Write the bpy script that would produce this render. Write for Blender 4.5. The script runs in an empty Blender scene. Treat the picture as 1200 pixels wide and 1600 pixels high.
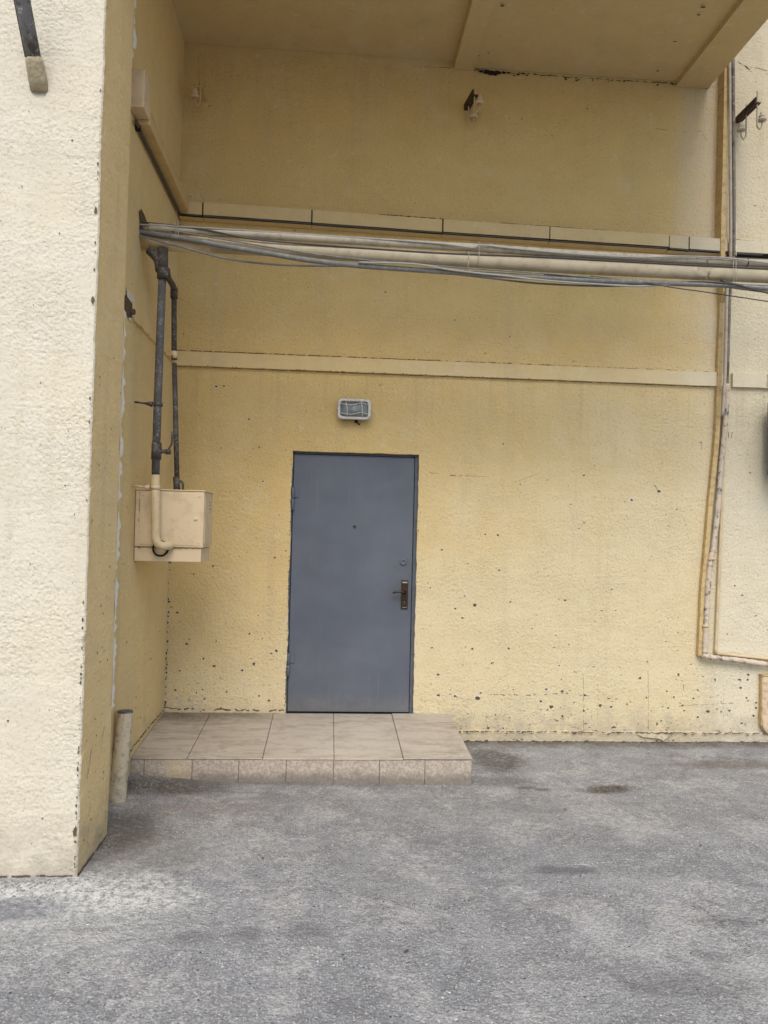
import bpy, bmesh, math, random
import numpy as np
from mathutils import Vector, Matrix, noise
random.seed(7)
rad = math.radians
S = bpy.context.scene
COL = S.collection

# ------------------------------------------------------------------ camera
CAM = Vector((0, -6.0, 1.64))
YAW, PITCH, ROLL, FPX = .0702, .0231, .0244, 1200.0
RM = Matrix.Rotation(-YAW, 3, 'Z') @ Matrix.Rotation(math.pi/2+PITCH, 3, 'X') @ Matrix.Rotation(ROLL, 3, 'Z')
cd = bpy.data.cameras.new('camera'); cam = bpy.data.objects.new('camera', cd); COL.objects.link(cam)
cam.matrix_world = Matrix.Translation(CAM) @ RM.to_4x4()
cd.sensor_fit = 'VERTICAL'; cd.sensor_height = 36; cd.lens = FPX/1600*36; cd.clip_end = 2000; cd.clip_start = .05
S.camera = cam
# ------------------------------------------------------------------ sky and sun (overcast, bright from behind the camera)
SUN_EL, SUN_ROT = rad(50), rad(186)
w = bpy.data.worlds.new('World'); S.world = w; w.use_nodes = True
nt = w.node_tree; bg = nt.nodes['Background']
sk = nt.nodes.new('ShaderNodeTexSky'); sk.sky_type = 'NISHITA'; sk.sun_disc = False
sk.sun_elevation = SUN_EL; sk.sun_rotation = SUN_ROT; sk.air_density = 1.0; sk.dust_density = 2.0; sk.ozone_density = 1.0
nt.links.new(sk.outputs[0], bg.inputs[0]); bg.inputs[1].default_value = .12
sl = bpy.data.lights.new('sun', 'SUN'); sl.energy = 1.5; sl.angle = rad(42); sl.color = (1, .97, .93)
so = bpy.data.objects.new('sun', sl); COL.objects.link(so)
sd = Vector((math.sin(SUN_ROT)*math.cos(SUN_EL), math.cos(SUN_ROT)*math.cos(SUN_EL), math.sin(SUN_EL)))
so.rotation_euler = sd.to_track_quat('Z', 'Y').to_euler(); so.location = sd*20
S.view_settings.view_transform = 'Standard'; S.view_settings.look = 'None'
S.view_settings.exposure = .82; S.view_settings.gamma = 1
S.cycles.max_bounces = 8; S.cycles.diffuse_bounces = 6

def at(px, py, ax, val):
    """the point of the real plane  axis ax = val  that the photo shows at (px,py)"""
    d = RM @ Vector(((px-600)/FPX, -(py-800)/FPX, -1)); t = (val-CAM[ax])/d[ax]
    return CAM + d*t

# ------------------------------------------------------------------ node helper
class NB:
    def __init__(s, name):
        s.m = bpy.data.materials.new(name); s.m.use_nodes = True; s.t = s.m.node_tree
        s.b = s.t.nodes['Principled BSDF']; s.co = s.n('ShaderNodeNewGeometry').outputs['Position']
        s.b.inputs['Specular IOR Level'].default_value = .25
    def n(s, ty, **kw):
        x = s.t.nodes.new(ty)
        for k, v in kw.items(): setattr(x, k, v)
        return x
    def l(s, a, b): s.t.links.new(a, b)
    def put(s, sock, v):
        if hasattr(v, 'is_linked') or hasattr(v, 'links'): s.l(v, sock)
        else:
            if isinstance(v, tuple) and len(v) == 3 and sock.type == 'RGBA': v = v+(1,)
            sock.default_value = v
    def noise(s, scale, detail=4, rough=.55, dist=0, vec=None, col=False):
        x = s.n('ShaderNodeTexNoise'); s.l(vec or s.co, x.inputs['Vector'])
        x.inputs['Scale'].default_value = scale; x.inputs['Detail'].default_value = detail
        x.inputs['Roughness'].default_value = rough; x.inputs['Distortion'].default_value = dist
        return x.outputs['Color' if col else 'Fac']
    def voro(s, scale, vec=None, feat='F1', out='Distance', rnd=1):
        x = s.n('ShaderNodeTexVoronoi', feature=feat); s.l(vec or s.co, x.inputs['Vector'])
        x.inputs['Scale'].default_value = scale; x.inputs['Randomness'].default_value = rnd
        return x.outputs[out]
    def math(s, op, a, b=0, c=0, clamp=False):
        x = s.n('ShaderNodeMath', operation=op, use_clamp=clamp)
        for i, v in enumerate((a, b, c)): s.put(x.inputs[i], v)
        return x.outputs[0]
    def vmath(s, op, a, b):
        x = s.n('ShaderNodeVectorMath', operation=op); s.put(x.inputs[0], a); s.put(x.inputs[1], b)
        return x.outputs['Value' if op in ('LENGTH', 'DOT_PRODUCT') else 'Vector']
    def ramp(s, v, a, b, lo=0, hi=1, smooth=True):
        x = s.n('ShaderNodeMapRange', interpolation_type='SMOOTHSTEP' if smooth else 'LINEAR'); s.put(x.inputs[0], v)
        for i, k in enumerate((a, b, lo, hi)): x.inputs[i+1].default_value = k
        return x.outputs[0]
    def mix(s, f, a, b, mode='MIX'):
        x = s.n('ShaderNodeMix', data_type='RGBA', blend_type=mode); s.put(x.inputs[0], f); s.put(x.inputs[6], a); s.put(x.inputs[7], b)
        return x.outputs[2]
    def sep(s):
        x = s.n('ShaderNodeSeparateXYZ'); s.l(s.co, x.inputs[0]); return x.outputs
    def bump(s, h, dist, strength=1, prev=None):
        x = s.n('ShaderNodeBump'); x.inputs['Distance'].default_value = dist; x.inputs['Strength'].default_value = strength
        s.l(h, x.inputs['Height'])
        if prev is not None: s.l(prev, x.inputs['Normal'])
        return x.outputs[0]
    def blob(s, x, y, rx, ry, edge=.45, ns=9, wob=.5, z=None, rz=1):
        """ragged patch mask round a world point"""
        v = s.vmath('SUBTRACT', s.co, (x, y, 0 if z is None else z))
        v = s.vmath('MULTIPLY', v, (1/rx, 1/ry, 0 if z is None else 1/rz))
        d = s.vmath('LENGTH', v, (0, 0, 0)); n = s.noise(ns, 8, .78)
        d = s.math('ADD', d, s.math('MULTIPLY', s.math('SUBTRACT', n, .5), wob*4))
        m = s.ramp(d, 1-edge, 1+edge, 1, 0)
        return s.math('MULTIPLY', m, s.ramp(s.noise(ns*3.3, 7, .8), .36, .56, .45, 1))
    def done(s, col, rough=.9, nrm=None, metal=0):
        s.put(s.b.inputs['Base Color'], col); s.put(s.b.inputs['Roughness'], rough); s.b.inputs['Metallic'].default_value = metal
        if nrm is not None: s.l(nrm, s.b.inputs['Normal'])
        return s.m

YEL = (.61, .445, .19); PALE = (.63, .565, .42); DUSTY_LIT = (.63, .53, .335)
def stucco(name, yel=YEL, pale=PALE, relief=.006, scale=48, fade=None, fade_const=0., grit=.35, dirtz=True):
    s = NB(name); X, Y, Z = s.sep()
    big = s.noise(.9, 5, .6); med = s.noise(4.5, 5, .65); fine = s.noise(scale, 3, .6, .3)
    vf = s.voro(scale*.75, feat='SMOOTH_F1')
    streak = s.vmath('MULTIPLY', s.co, (6, 6, .5)); st = s.noise(1, 5, .65, vec=streak)
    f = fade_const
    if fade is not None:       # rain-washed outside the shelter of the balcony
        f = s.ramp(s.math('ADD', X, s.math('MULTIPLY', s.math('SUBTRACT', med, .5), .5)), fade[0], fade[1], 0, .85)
        # paler low down and rightwards: sky light painted in, plus some bleaching and dust
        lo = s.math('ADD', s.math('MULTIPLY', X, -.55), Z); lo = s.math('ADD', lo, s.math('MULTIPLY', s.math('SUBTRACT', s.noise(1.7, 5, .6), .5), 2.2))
        yel = s.mix(s.ramp(lo, .2, 2.3, .9, .0), yel, DUSTY_LIT)
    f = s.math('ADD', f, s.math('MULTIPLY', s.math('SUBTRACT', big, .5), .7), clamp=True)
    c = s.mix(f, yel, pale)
    # patchy re-painting and rain streaks
    c = s.mix(s.ramp(med, .35, .7, 0, .30), c, s.mix(1, c, (.80, .78, .72), 'MULTIPLY'))
    c = s.mix(s.ramp(st, .52, .75, 0, .30), c, (.42, .34, .21))
    c = s.mix(s.ramp(s.noise(2.3, 3), .55, .7, 0, .22), c, (.66, .57, .38))
    if fade is not None:
        gm = s.math('MULTIPLY', s.ramp(s.math('ADD', X, s.math('MULTIPLY', med, .25)), 2.80, 2.98), s.ramp(s.math('ADD', X, s.math('MULTIPLY', med, .12)), 3.10, 3.16, 1, 0))
        gm = s.math('MULTIPLY', gm, s.ramp(Z, 2.9, 4.2)); c = s.mix(s.math('MULTIPLY', gm, .45), c, (.50, .44, .35))
        rs = s.math('MULTIPLY', s.blob(3.09, 0, .05, 9, ns=5, wob=.22), s.math('MULTIPLY', s.ramp(Z, 3.6, 4.6), s.ramp(st, .42, .6))); c = s.mix(s.math('MULTIPLY', rs, .7), c, (.45, .26, .13))
    h = s.math('ADD', s.math('MULTIPLY', fine, .65), s.math('MULTIPLY', vf, .5))
    # shade in the pits of the render painted in, with some dirt
    c = s.mix(s.ramp(fine, .30, .47, grit, 0), c, (.34, .26, .13))
    pock = s.voro(26); pm = s.ramp(pock, .035, .09, .8, 0)
    pm = s.math('MULTIPLY', pm, s.ramp(s.noise(3.1, 2), .5, .62))
    c = s.mix(pm, c, (.16, .12, .07))
    if dirtz:                  # splashed dirt just above the paving, ragged
        zz = s.math('ADD', Z, s.math('MULTIPLY', s.math('SUBTRACT', s.noise(7, 8, .78), .5), 1.0))
        c = s.mix(s.ramp(zz, -.08, .34, .7, 0), c, (.32, .28, .215))
    amp = s.ramp(s.noise(2.1, 3), .32, .66, .35, 1.15)
    h = s.math('MULTIPLY', h, amp)
    tv = s.vmath('MULTIPLY', s.co, (2.2, 2.2, 7)); tr = s.noise(1, 4, .6, 1.2, vec=tv)
    n = s.bump(h, relief); n = s.bump(tr, .010, .7, n); n = s.bump(s.noise(9, 3), .003, .6, n)
    if fade is not None:
        dv = s.noise(1, 5, .7, .2, vec=s.vmath('MULTIPLY', s.co, (13, 1, .55)))
        for za, zb, a in ((2.05, 2.86, .5), (3.2, 4.0, .4), (4.4, 5.3, .35)):
            m_ = s.math('MULTIPLY', s.ramp(Z, za, zb), s.ramp(Z, zb, zb+.01, 1, 0)); m_ = s.math('MULTIPLY', m_, s.ramp(dv, .50, .64))
            c = s.mix(s.math('MULTIPLY', m_, a*.5), c, (.40, .30, .16))
        gl = s.math('MULTIPLY', s.ramp(s.noise(5.5, 7, .75), .56, .64), s.ramp(Z, .9, .1)); c = s.mix(s.math('MULTIPLY', gl, .45), c, (.44, .40, .33))
    rb_ = s.math('MULTIPLY', s.ramp(s.noise(11, 5, .7), .60, .66), .22); c = s.mix(rb_, c, (.72, .64, .47))
    return s.done(c, .92, n)

M = {}
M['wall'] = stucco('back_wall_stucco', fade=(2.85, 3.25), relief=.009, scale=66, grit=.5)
M['side'] = stucco('side_stucco', yel=(.69, .52, .25), relief=.004, scale=60, grit=.2)  # paint lightened to make up for light from the right
M['pier'] = stucco('pier_front_stucco', yel=(.60, .525, .385), pale=(.63, .59, .49), relief=.009, scale=74, fade_const=.5, grit=.38)
M['pier_side'] = stucco('pier_side_stucco', yel=(.76, .57, .29), pale=(.76, .64, .42), relief=.005, scale=60, grit=.2)  # tone raised in place of bounce light on this face
M['soffit'] = stucco('soffit_paint', yel=(.60, .46, .23), pale=(.60, .49, .29), relief=.0025, scale=30, grit=.12, dirtz=False)
def plain(name, col, rough=.6, metal=0, var=.25, scale=12, dirt=None, dirtamt=.5, bump=.0008, bs=60, spec=None):
    s = NB(name); n = s.noise(scale, 5, .65)
    c = s.mix(s.ramp(n, .35, .7, 0, var), col, tuple(v*.55 for v in col))
    if dirt: c = s.mix(s.ramp(s.noise(scale*2.3, 6, .7), .48, .62, 0, dirtamt), c, dirt)
    m = s.done(c, rough, s.bump(s.noise(bs, 4), bump), metal)
    if spec is not None: s.b.inputs['Specular IOR Level'].default_value = spec
    return m
M['chip'] = plain('chipped_cement', (.115, .078, .045), .95, bump=.003)
M['pale_chip'] = plain('bare_plaster', (.70, .64, .52), .95, bump=.004, dirt=(.3, .22, .12), dirtamt=.4)
M['white_edge'] = plain('white_edge', (.80, .77, .69), .95, bump=.003, dirt=(.5, .42, .3), dirtamt=.3)
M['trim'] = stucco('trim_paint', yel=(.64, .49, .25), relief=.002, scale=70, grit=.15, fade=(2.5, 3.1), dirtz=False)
M['duct'] = plain('duct_paint', (.58, .42, .20), .7, var=.18, scale=5, dirt=(.3, .2, .09), dirtamt=.25)
M['duct_pale'] = plain('duct_paint_pale', (.64, .50, .32), .7, var=.18, scale=5, dirt=(.3, .2, .12), dirtamt=.25)
M['door'] = None
s = NB('door_paint'); X, Y, Z = s.sep()
c = s.mix(s.ramp(s.noise(1.6, 4), .35, .7), (.088, .099, .122), (.110, .122, .146))
c = s.mix(s.ramp(s.noise(1, 5, .7, vec=s.vmath('MULTIPLY', s.co, (22, 22, 1.2))), .5, .8, 0, .18), c, (.085, .095, .11))
sm = s.math('MULTIPLY', s.ramp(s.noise(16, 6, .75), .60, .70), s.ramp(Z, .3, .75, .8, .12))
c = s.mix(sm, c, (.055, .058, .06))
c = s.mix(s.math('MULTIPLY', s.blob(.60, 0, .16, 9, ns=12, wob=.3, z=1.2, rz=.22), .35), c, (.075, .08, .085))
dr = s.noise(1, 6, .75, .1, vec=s.vmath('MULTIPLY', s.co, (55, 1, .9))); c = s.mix(s.math('MULTIPLY', s.ramp(dr, .60, .68), .30), c, (.20, .215, .235))
c = s.mix(s.math('MULTIPLY', s.ramp(s.math('ADD', Z, s.math('MULTIPLY', s.noise(9, 6, .8), .35)), .36, .56, 1, 0), .5), c, (.19, .175, .15))
sc_ = s.noise(1, 3, .6, 0, vec=s.vmath('MULTIPLY', s.co, (4, 1, 160))); c = s.mix(s.math('MULTIPLY', s.math('MULTIPLY', s.ramp(sc_, .70, .73), s.ramp(s.noise(2.5, 2), .55, .62)), .5), c, (.28, .29, .3))
c = s.mix(s.math('MULTIPLY', s.ramp(s.noise(45, 3), .74, .78), .3), c, (.25, .27, .3))
M['door'] = s.done(c, s.ramp(s.noise(5, 4), .3, .7, .42, .6), s.bump(s.noise(180, 3), .0006, 1, s.bump(s.noise(2.2, 2), .022)))
s.b.inputs['Specular IOR Level'].default_value = .4
M['frame'] = plain('door_frame_paint', (.10, .12, .15), .6, dirt=(.08, .05, .03), dirtamt=.5, scale=20)
M['dark'] = plain('dark_gap', (.02, .018, .014), .95)
M['tile'] = None
s = NB('porch_tile'); n1 = s.noise(3.5, 6, .65); n2 = s.noise(1, 5, .6, vec=s.vmath('MULTIPLY', s.co, (5, 22, 22)))
c = s.mix(n1, (.35, .305, .245), (.49, .435, .36)); c = s.mix(s.ramp(n2, .45, .7, 0, .45), c, (.22, .17, .12))
X, Y, Z = s.sep()
c = s.mix(s.math('MULTIPLY', s.ramp(s.noise(5, 8, .78), .50, .66), .5), c, (.20, .165, .125))
wp = s.math('MULTIPLY', s.ramp(s.noise(1, 7, .75, .5, vec=s.vmath('MULTIPLY', s.co, (3, 12, 12))), .52, .62), .5); c = s.mix(wp, c, (.22, .185, .14))
c = s.mix(s.math('MULTIPLY', s.blob(.2, -.6, .5, .35, ns=7), .35), c, (.52, .46, .38))
c = s.mix(s.math('MULTIPLY', s.ramp(s.noise(24, 6, .8), .60, .66), .5), c, (.16, .13, .10))
c = s.mix(s.math('MULTIPLY', s.blob(-1.0, 0, .55, .22, ns=11), .75), c, (.12, .10, .07))
c = s.mix(s.ramp(s.noise(38, 4), .62, .72, 0, .35), c, (.5, .45, .38))
M['tile'] = s.done(c, s.ramp(n1, .3, .7, .45, .75), s.bump(s.noise(90, 3), .0008))
s = NB('porch_riser_tile'); n1 = s.noise(8, 6, .7); n2 = s.noise(60, 4, .7)
c = s.mix(n1, (.36, .30, .235), (.52, .45, .37)); c = s.mix(s.ramp(n2, .42, .6, .5, 0), c, (.20, .15, .11))
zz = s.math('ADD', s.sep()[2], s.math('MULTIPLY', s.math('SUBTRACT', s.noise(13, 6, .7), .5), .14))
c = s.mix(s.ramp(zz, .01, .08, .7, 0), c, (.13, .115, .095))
c = s.mix(s.math('MULTIPLY', s.blob(-.93, -1, .08, 9, ns=14, wob=.35), .4), c, (.6, .48, .26))
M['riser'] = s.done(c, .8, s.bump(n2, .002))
M['mortar'] = plain('mortar', (.22, .185, .145), .95, bump=.002)

# asphalt
def gp(px, py): p = at(px, py, 2, 0); return p.x, p.y
s = NB('worn_asphalt')
g1 = s.noise(.8, 6, .6); g2 = s.noise(3.6, 7, .68, .4); g3 = s.noise(14, 6, .7); g4 = s.noise(120, 3, .7)
str_ = s.noise(1, 7, .68, .8, vec=s.vmath('MULTIPLY', s.co, (1.3, 3.4, 1)))
fb = s.ramp(s.noise(30, 9, .86), .42, .57, .15, 1)
c = s.mix(s.ramp(g2, .34, .66), (0.185, 0.182, 0.179), (0.289, 0.288, 0.283))
c = s.mix(s.math('MULTIPLY', s.ramp(str_, .42, .66, 0, .65), fb), c, (0.370, 0.369, 0.359))
c = s.mix(s.ramp(g1, .40, .6, .55, 0), c, (0.202, 0.204, 0.210))
c = s.mix(s.ramp(g3, .50, .68, 0, .55), c, (0.390, 0.389, 0.373))
c = s.mix(s.ramp(g3, .30, .42, .5, 0), c, (0.124, 0.123, 0.124))
c = s.mix(s.ramp(g4, .36, .48, .55, 0), c, (0.091, 0.091, 0.091))
c = s.mix(s.ramp(s.noise(60, 8, .85), .52, .62, 0, .75), c, (.47, .46, .44))
c = s.mix(s.ramp(s.noise(66, 8, .85), .36, .47, .85, 0), c, (.085, .083, .08))
pp_ = s.noise(2.2, 9, .80, .6); c = s.mix(s.math('MULTIPLY', s.ramp(pp_, .50, .58, 0, .7), fb), c, (.44, .425, .395))
c = s.mix(s.math('MULTIPLY', s.ramp(s.noise(1.5, 9, .80, .8), .38, .47, .9, 0), fb), c, (.155, .15, .148))
c = s.mix(s.ramp(s.noise(7.5, 9, .82), .57, .63, 0, .5), c, (.46, .445, .41))
ck = s.voro(1.1, vec=s.vmath('ADD', s.co, s.vmath('MULTIPLY', s.noise(5, 6, .75, col=True), (.35, .35, 0))), feat='DISTANCE_TO_EDGE')
c = s.mix(s.math('MULTIPLY', s.math('MULTIPLY', s.ramp(ck, .001, .006, 1, 0), s.ramp(s.noise(1.4, 3), .50, .58)), .7), c, (.06, .055, .05))
v = s.voro(95); vc = s.voro(95, out='Color')
sp = s.n('ShaderNodeSeparateColor'); s.l(vc, sp.inputs[0])
c = s.mix(s.math('MULTIPLY', s.ramp(v, .22, .36, 1, 0), s.ramp(sp.outputs[0], .62, .72)), c, (0.468, 0.462, 0.428))
v2 = s.voro(34); vc2 = s.voro(34, out='Color'); sp2 = s.n('ShaderNodeSeparateColor'); s.l(vc2, sp2.inputs[0])
c = s.mix(s.math('MULTIPLY', s.ramp(v2, .10, .22, 1, 0), s.ramp(sp2.outputs[0], .86, .90)), c, (0.600, 0.600, 0.593))
c = s.mix(s.math('MULTIPLY', s.ramp(v2, .12, .2, 1, 0), s.ramp(sp2.outputs[1], .90, .93)), c, (0.046, 0.040, 0.034))
# lime dust by the foot of the pier
for (px, py, rx, ry, a) in ((60, 1400, .62, .17, .9), (170, 1385, .30, .22, .5), (130, 1440, .5, .22, .4), (300, 1330, .4, .2, .25)):
    x, y = gp(px, py)
    c = s.mix(s.math('MULTIPLY', s.math('MULTIPLY', s.blob(x, y, rx, ry, .6, 6, .55), s.ramp(s.noise(26, 8, .82), .44, .54, .12, 1)), a), c, (.60, .59, .54))
# stains, and darker patches round the step and the pier
for (px, py, rx, ry, colr, a, ns) in ((950, 1230, .15, .075, (.055, .038, .022), .9, 14), (822, 1224, .07, .03, (.07, .055, .035), .75, 20),
        (848, 1227, .05, .03, (.07, .055, .035), .75, 20), (1140, 1195, .42, .10, (.10, .075, .05), .6, 8), (885, 1360, .20, .05, (.085, .084, .09), .7, 30),
        (475, 1455, .10, .05, (.10, .098, .095), .5, 26), (385, 1458, .08, .04, (.10, .098, .095), .45, 26), (300, 1465, .10, .05, (.10, .098, .095), .5, 26), (1130, 1440, .12, .07, (.11, .108, .105), .4, 26),
        (775, 1185, .20, .26, (.075, .068, .055), .85, 8), (780, 1215, .22, .10, (.09, .085, .07), .6, 10), (255, 1232, .42, .14, (.075, .062, .045), .85, 9), (450, 1222, .7, .06, (.095, .085, .07), .6, 12), (200, 1300, .16, .28, (.085, .072, .055), .8, 9), (1080, 1540, .22, .08, (.09, .088, .085), .4, 16),
        (330, 1265, .3, .10, (.20, .135, .11), .35, 12), (230, 1330, .25, .25, (.10, .09, .075), .5, 7), (20, 1420, .22, .10, (.10, .105, .13), .7, 9)):
    x, y = gp(px, py); c = s.mix(s.math('MULTIPLY', s.blob(x, y, rx, ry, .5, ns, .35), a), c, colr)
# soil along the foot of the walls
Xs, Ys, Zs = s.sep()
yy = s.math('ADD', Ys, s.math('MULTIPLY', s.math('SUBTRACT', s.noise(6, 6, .7), .5), .35))
c = s.mix(s.ramp(yy, -.24, -.04, 0, .8), c, (.10, .082, .06))
hb = s.math('ADD', s.math('MULTIPLY', g3, .5), s.math('MULTIPLY', g4, .35)); hb = s.math('ADD', hb, s.math('MULTIPLY', s.voro(70), .35))
M['ground'] = s.done(c, s.ramp(g2, .3, .7, .72, .95), s.bump(hb, .016))

def pipemat(name, col, col2, col3, sc=14, a=.5, b=.62, rough=.55, metal=0, bump=.0015):
    s = NB(name); c = s.mix(s.ramp(s.noise(sc, 6, .7), a, b), col, col2)
    c = s.mix(s.ramp(s.noise(sc*3.1, 6, .75), .56, .62), c, col3)
    return s.done(c, rough, s.bump(s.noise(70, 4), bump), metal)
M['pipe_grey'] = pipemat('grey_pipe_paint', (.085, .08, .078), (.125, .115, .11), (.26, .24, .21), 20)
M['socket'] = plain('mortar_socket', (.46, .38, .24), .95, bump=.006, dirt=(.24, .19, .12), scale=20)
M['runs'] = pipemat('stained_conduit', (.20, .175, .135), (.11, .09, .07), (.36, .31, .23), 9, .45, .6)
M['pole'] = pipemat('weathered_pole', (.15, .14, .135), (.075, .062, .052), (.33, .31, .28), 16, .45, .6)
M['pipe_dark'] = pipemat('dark_rusty_pipe', (.06, .05, .042), (.12, .10, .085), (.26, .23, .19), 22)
M['pipe_cream'] = plain('cream_pipe_paint', (.60, .47, .28), .5, var=.25, scale=7, dirt=(.32, .24, .14), dirtamt=.3)
M['pipe_beige'] = plain('beige_pipe_paint', (.47, .39, .26), .45, var=.3, scale=5, dirt=(.25, .20, .14), dirtamt=.35)
M['pipe_upper'] = plain('worn_beige_pipe', (.46, .40, .30), .45, var=.3, scale=8, dirt=(.20, .165, .12), dirtamt=.4)
M['cable_grey'] = plain('grey_corrugated_cable', (.185, .18, .165), .5, var=.3, dirt=(.34, .32, .28), dirtamt=.4)
M['cable_dark'] = plain('dark_cable', (.085, .078, .068), .5)
M['cable_pale'] = plain('pale_cable', (.36, .34, .30), .5)
M['wire'] = plain('tie_wire', (.42, .38, .30), .5)
M['rough_pipe'] = pipemat('plastered_pipe', (.56, .46, .34), (.16, .15, .145), (.50, .50, .50), 13, .50, .60, .8, 0, .006)
M['olive'] = plain('ochre_strip_paint', (.56, .42, .20), .7, var=.3, dirt=(.30, .13, .06), dirtamt=.45)
M['box_paint'] = plain('box_paint', (.66, .52, .33), .55, var=.15, scale=5, dirt=(.36, .25, .13), dirtamt=.25)
M['rust'] = plain('rusty_steel', (.055, .035, .028), .8, dirt=(.16, .09, .06), dirtamt=.6, scale=30)
M['porcelain'] = plain('porcelain', (.52, .46, .36), .3, dirt=(.2, .15, .1), dirtamt=.5, scale=40)
M['white'] = plain('white_plastic', (.62, .60, .56), .4, var=.2, dirt=(.3, .26, .2), dirtamt=.4)
M['cement'] = plain('cement_pipe', (.54, .46, .32), .9, var=.3, scale=9, dirt=(.20, .17, .13), dirtamt=.6, bump=.004)
M['bronze'] = plain('worn_bronze', (.05, .032, .022), .35, metal=.7, dirt=(.16, .10, .06), dirtamt=.4, scale=50)
M['steel'] = plain('bare_steel', (.45, .44, .42), .35, metal=.9)
M['salmon'] = plain('salmon_paint', (.62, .47, .31), .7, dirt=(.25, .17, .1))
M['bluegrey'] = plain('blue_grey_metal', (.16, .19, .20), .5)
M['stone'] = plain('loose_stones', (.24, .225, .20), .9, dirt=(.14, .11, .08), scale=30)
M['leaf'] = plain('dry_leaf', (.12, .07, .03), .8)
s = NB('lamp_glass'); M['glass'] = s.done((.78, .84, .82), .12, s.bump(s.noise(60, 2), .0006)); s.b.inputs['Transmission Weight'].default_value = .85; s.b.inputs['Alpha'].default_value = 1
M['reflector'] = plain('lamp_reflector', (.16, .175, .165), .35)

# ------------------------------------------------------------------ mesh helpers
class MB:
    def __init__(s): s.v, s.f, s.mi, s.sm = [], [], [], []
    def poly(s, pts, mi=0, smooth=False):
        b = len(s.v); s.v += [tuple(p) for p in pts]; s.f.append(list(range(b, b+len(pts)))); s.mi.append(mi); s.sm.append(smooth)
    def box(s, x0, x1, y0, y1, z0, z1, mi=0):
        P = [(x0,y0,z0),(x1,y0,z0),(x1,y1,z0),(x0,y1,z0),(x0,y0,z1),(x1,y0,z1),(x1,y1,z1),(x0,y1,z1)]
        b = len(s.v); s.v += P
        for q in ((3,2,1,0),(4,5,6,7),(0,1,5,4),(1,2,6,5),(2,3,7,6),(3,0,4,7)): s.f.append([b+i for i in q]); s.mi.append(mi); s.sm.append(False)
    def tube(s, pts, r, n=14, mi=0, cap=True, jit=0):
        pts = [Vector(p) for p in pts]; k = len(pts); R = r if isinstance(r, (list, tuple)) else [r]*k
        b = len(s.v); up = None
        for i, p in enumerate(pts):
            t = (pts[min(i+1, k-1)]-pts[max(i-1, 0)]).normalized()
            if up is None: up = t.orthogonal().normalized()
            u = (up - t*up.dot(t)).normalized(); up = u; v = t.cross(u)
            for j in range(n):
                a = 2*math.pi*j/n; rr = R[i]*(1+random.uniform(-jit, jit))
                s.v.append(tuple(p+u*math.cos(a)*rr+v*math.sin(a)*rr))
        for i in range(k-1):
            for j in range(n):
                s.f.append([b+i*n+j, b+i*n+(j+1)%n, b+(i+1)*n+(j+1)%n, b+(i+1)*n+j]); s.mi.append(mi); s.sm.append(True)
        if cap:
            s.f.append([b+j for j in range(n)][::-1]); s.mi.append(mi); s.sm.append(False)
            s.f.append([b+(k-1)*n+j for j in range(n)]); s.mi.append(mi); s.sm.append(False)
    def lathe(s, c, prof, n=20, axis='Z', mi=0, M4=None):
        b = len(s.v); k = len(prof)
        for (r, h) in prof:
            for j in range(n):
                a = 2*math.pi*j/n; p = Vector((r*math.cos(a), r*math.sin(a), h))
                if axis == 'Y': p = Vector((p.x, -p.z, p.y))
                s.v.append(tuple(Vector(c)+p))
        for i in range(k-1):
            for j in range(n):
                s.f.append([b+i*n+j, b+i*n+(j+1)%n, b+(i+1)*n+(j+1)%n, b+(i+1)*n+j]); s.mi.append(mi); s.sm.append(True)
    def build(s, name, mats, parent=None, bevel=0, seg=2):
        me = bpy.data.meshes.new(name); me.from_pydata(s.v, [], s.f)
        if not isinstance(mats, (list, tuple)): mats = [mats]
        for m in mats: me.materials.append(m)
        me.polygons.foreach_set('material_index', s.mi); me.polygons.foreach_set('use_smooth', s.sm); me.update()
        bm = bmesh.new(); bm.from_mesh(me)
        if len(s.f) < 20000 and not getattr(s, 'open', False): bmesh.ops.recalc_face_normals(bm, faces=bm.faces)
        bm.to_mesh(me); bm.free()
        o = bpy.data.objects.new(name, me); COL.objects.link(o)
        if parent is not None:
            o.parent = parent; o.matrix_parent_inverse = parent_world(parent).inverted()
        if bevel:
            md = o.modifiers.new('bevel', 'BEVEL'); md.width = bevel; md.segments = seg; md.limit_method = 'ANGLE'; md.angle_limit = rad(40)
        return o
def parent_world(o):
    m = Matrix.Translation(o.location)
    return m if o.parent is None else parent_world(o.parent) @ o.matrix_parent_inverse @ m if False else m
def tag(o, label, cat=None, group=None, kind=None):
    if label: o['label'] = label
    if cat: o['category'] = cat
    if group: o['group'] = group
    if kind: o['kind'] = kind
    return o
def empty(name, loc, label, cat, group=None):
    o = bpy.data.objects.new(name, None); COL.objects.link(o); o.location = loc; o.empty_display_size = .1
    return tag(o, label, cat, group)
def smooth_path(pts, sub=8):
    pts = [Vector(p) for p in pts]; out = []
    q = [pts[0]*2-pts[1]]+pts+[pts[-1]*2-pts[-2]]
    for i in range(1, len(q)-2):
        a, b, c, d = q[i-1:i+3]
        for k in range(sub):
            t = k/sub; out.append(.5*((2*b)+(c-a)*t+(2*a-5*b+4*c-d)*t*t+(3*b-a-3*c+d)*t**3))
    out.append(pts[-1]); return out
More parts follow.
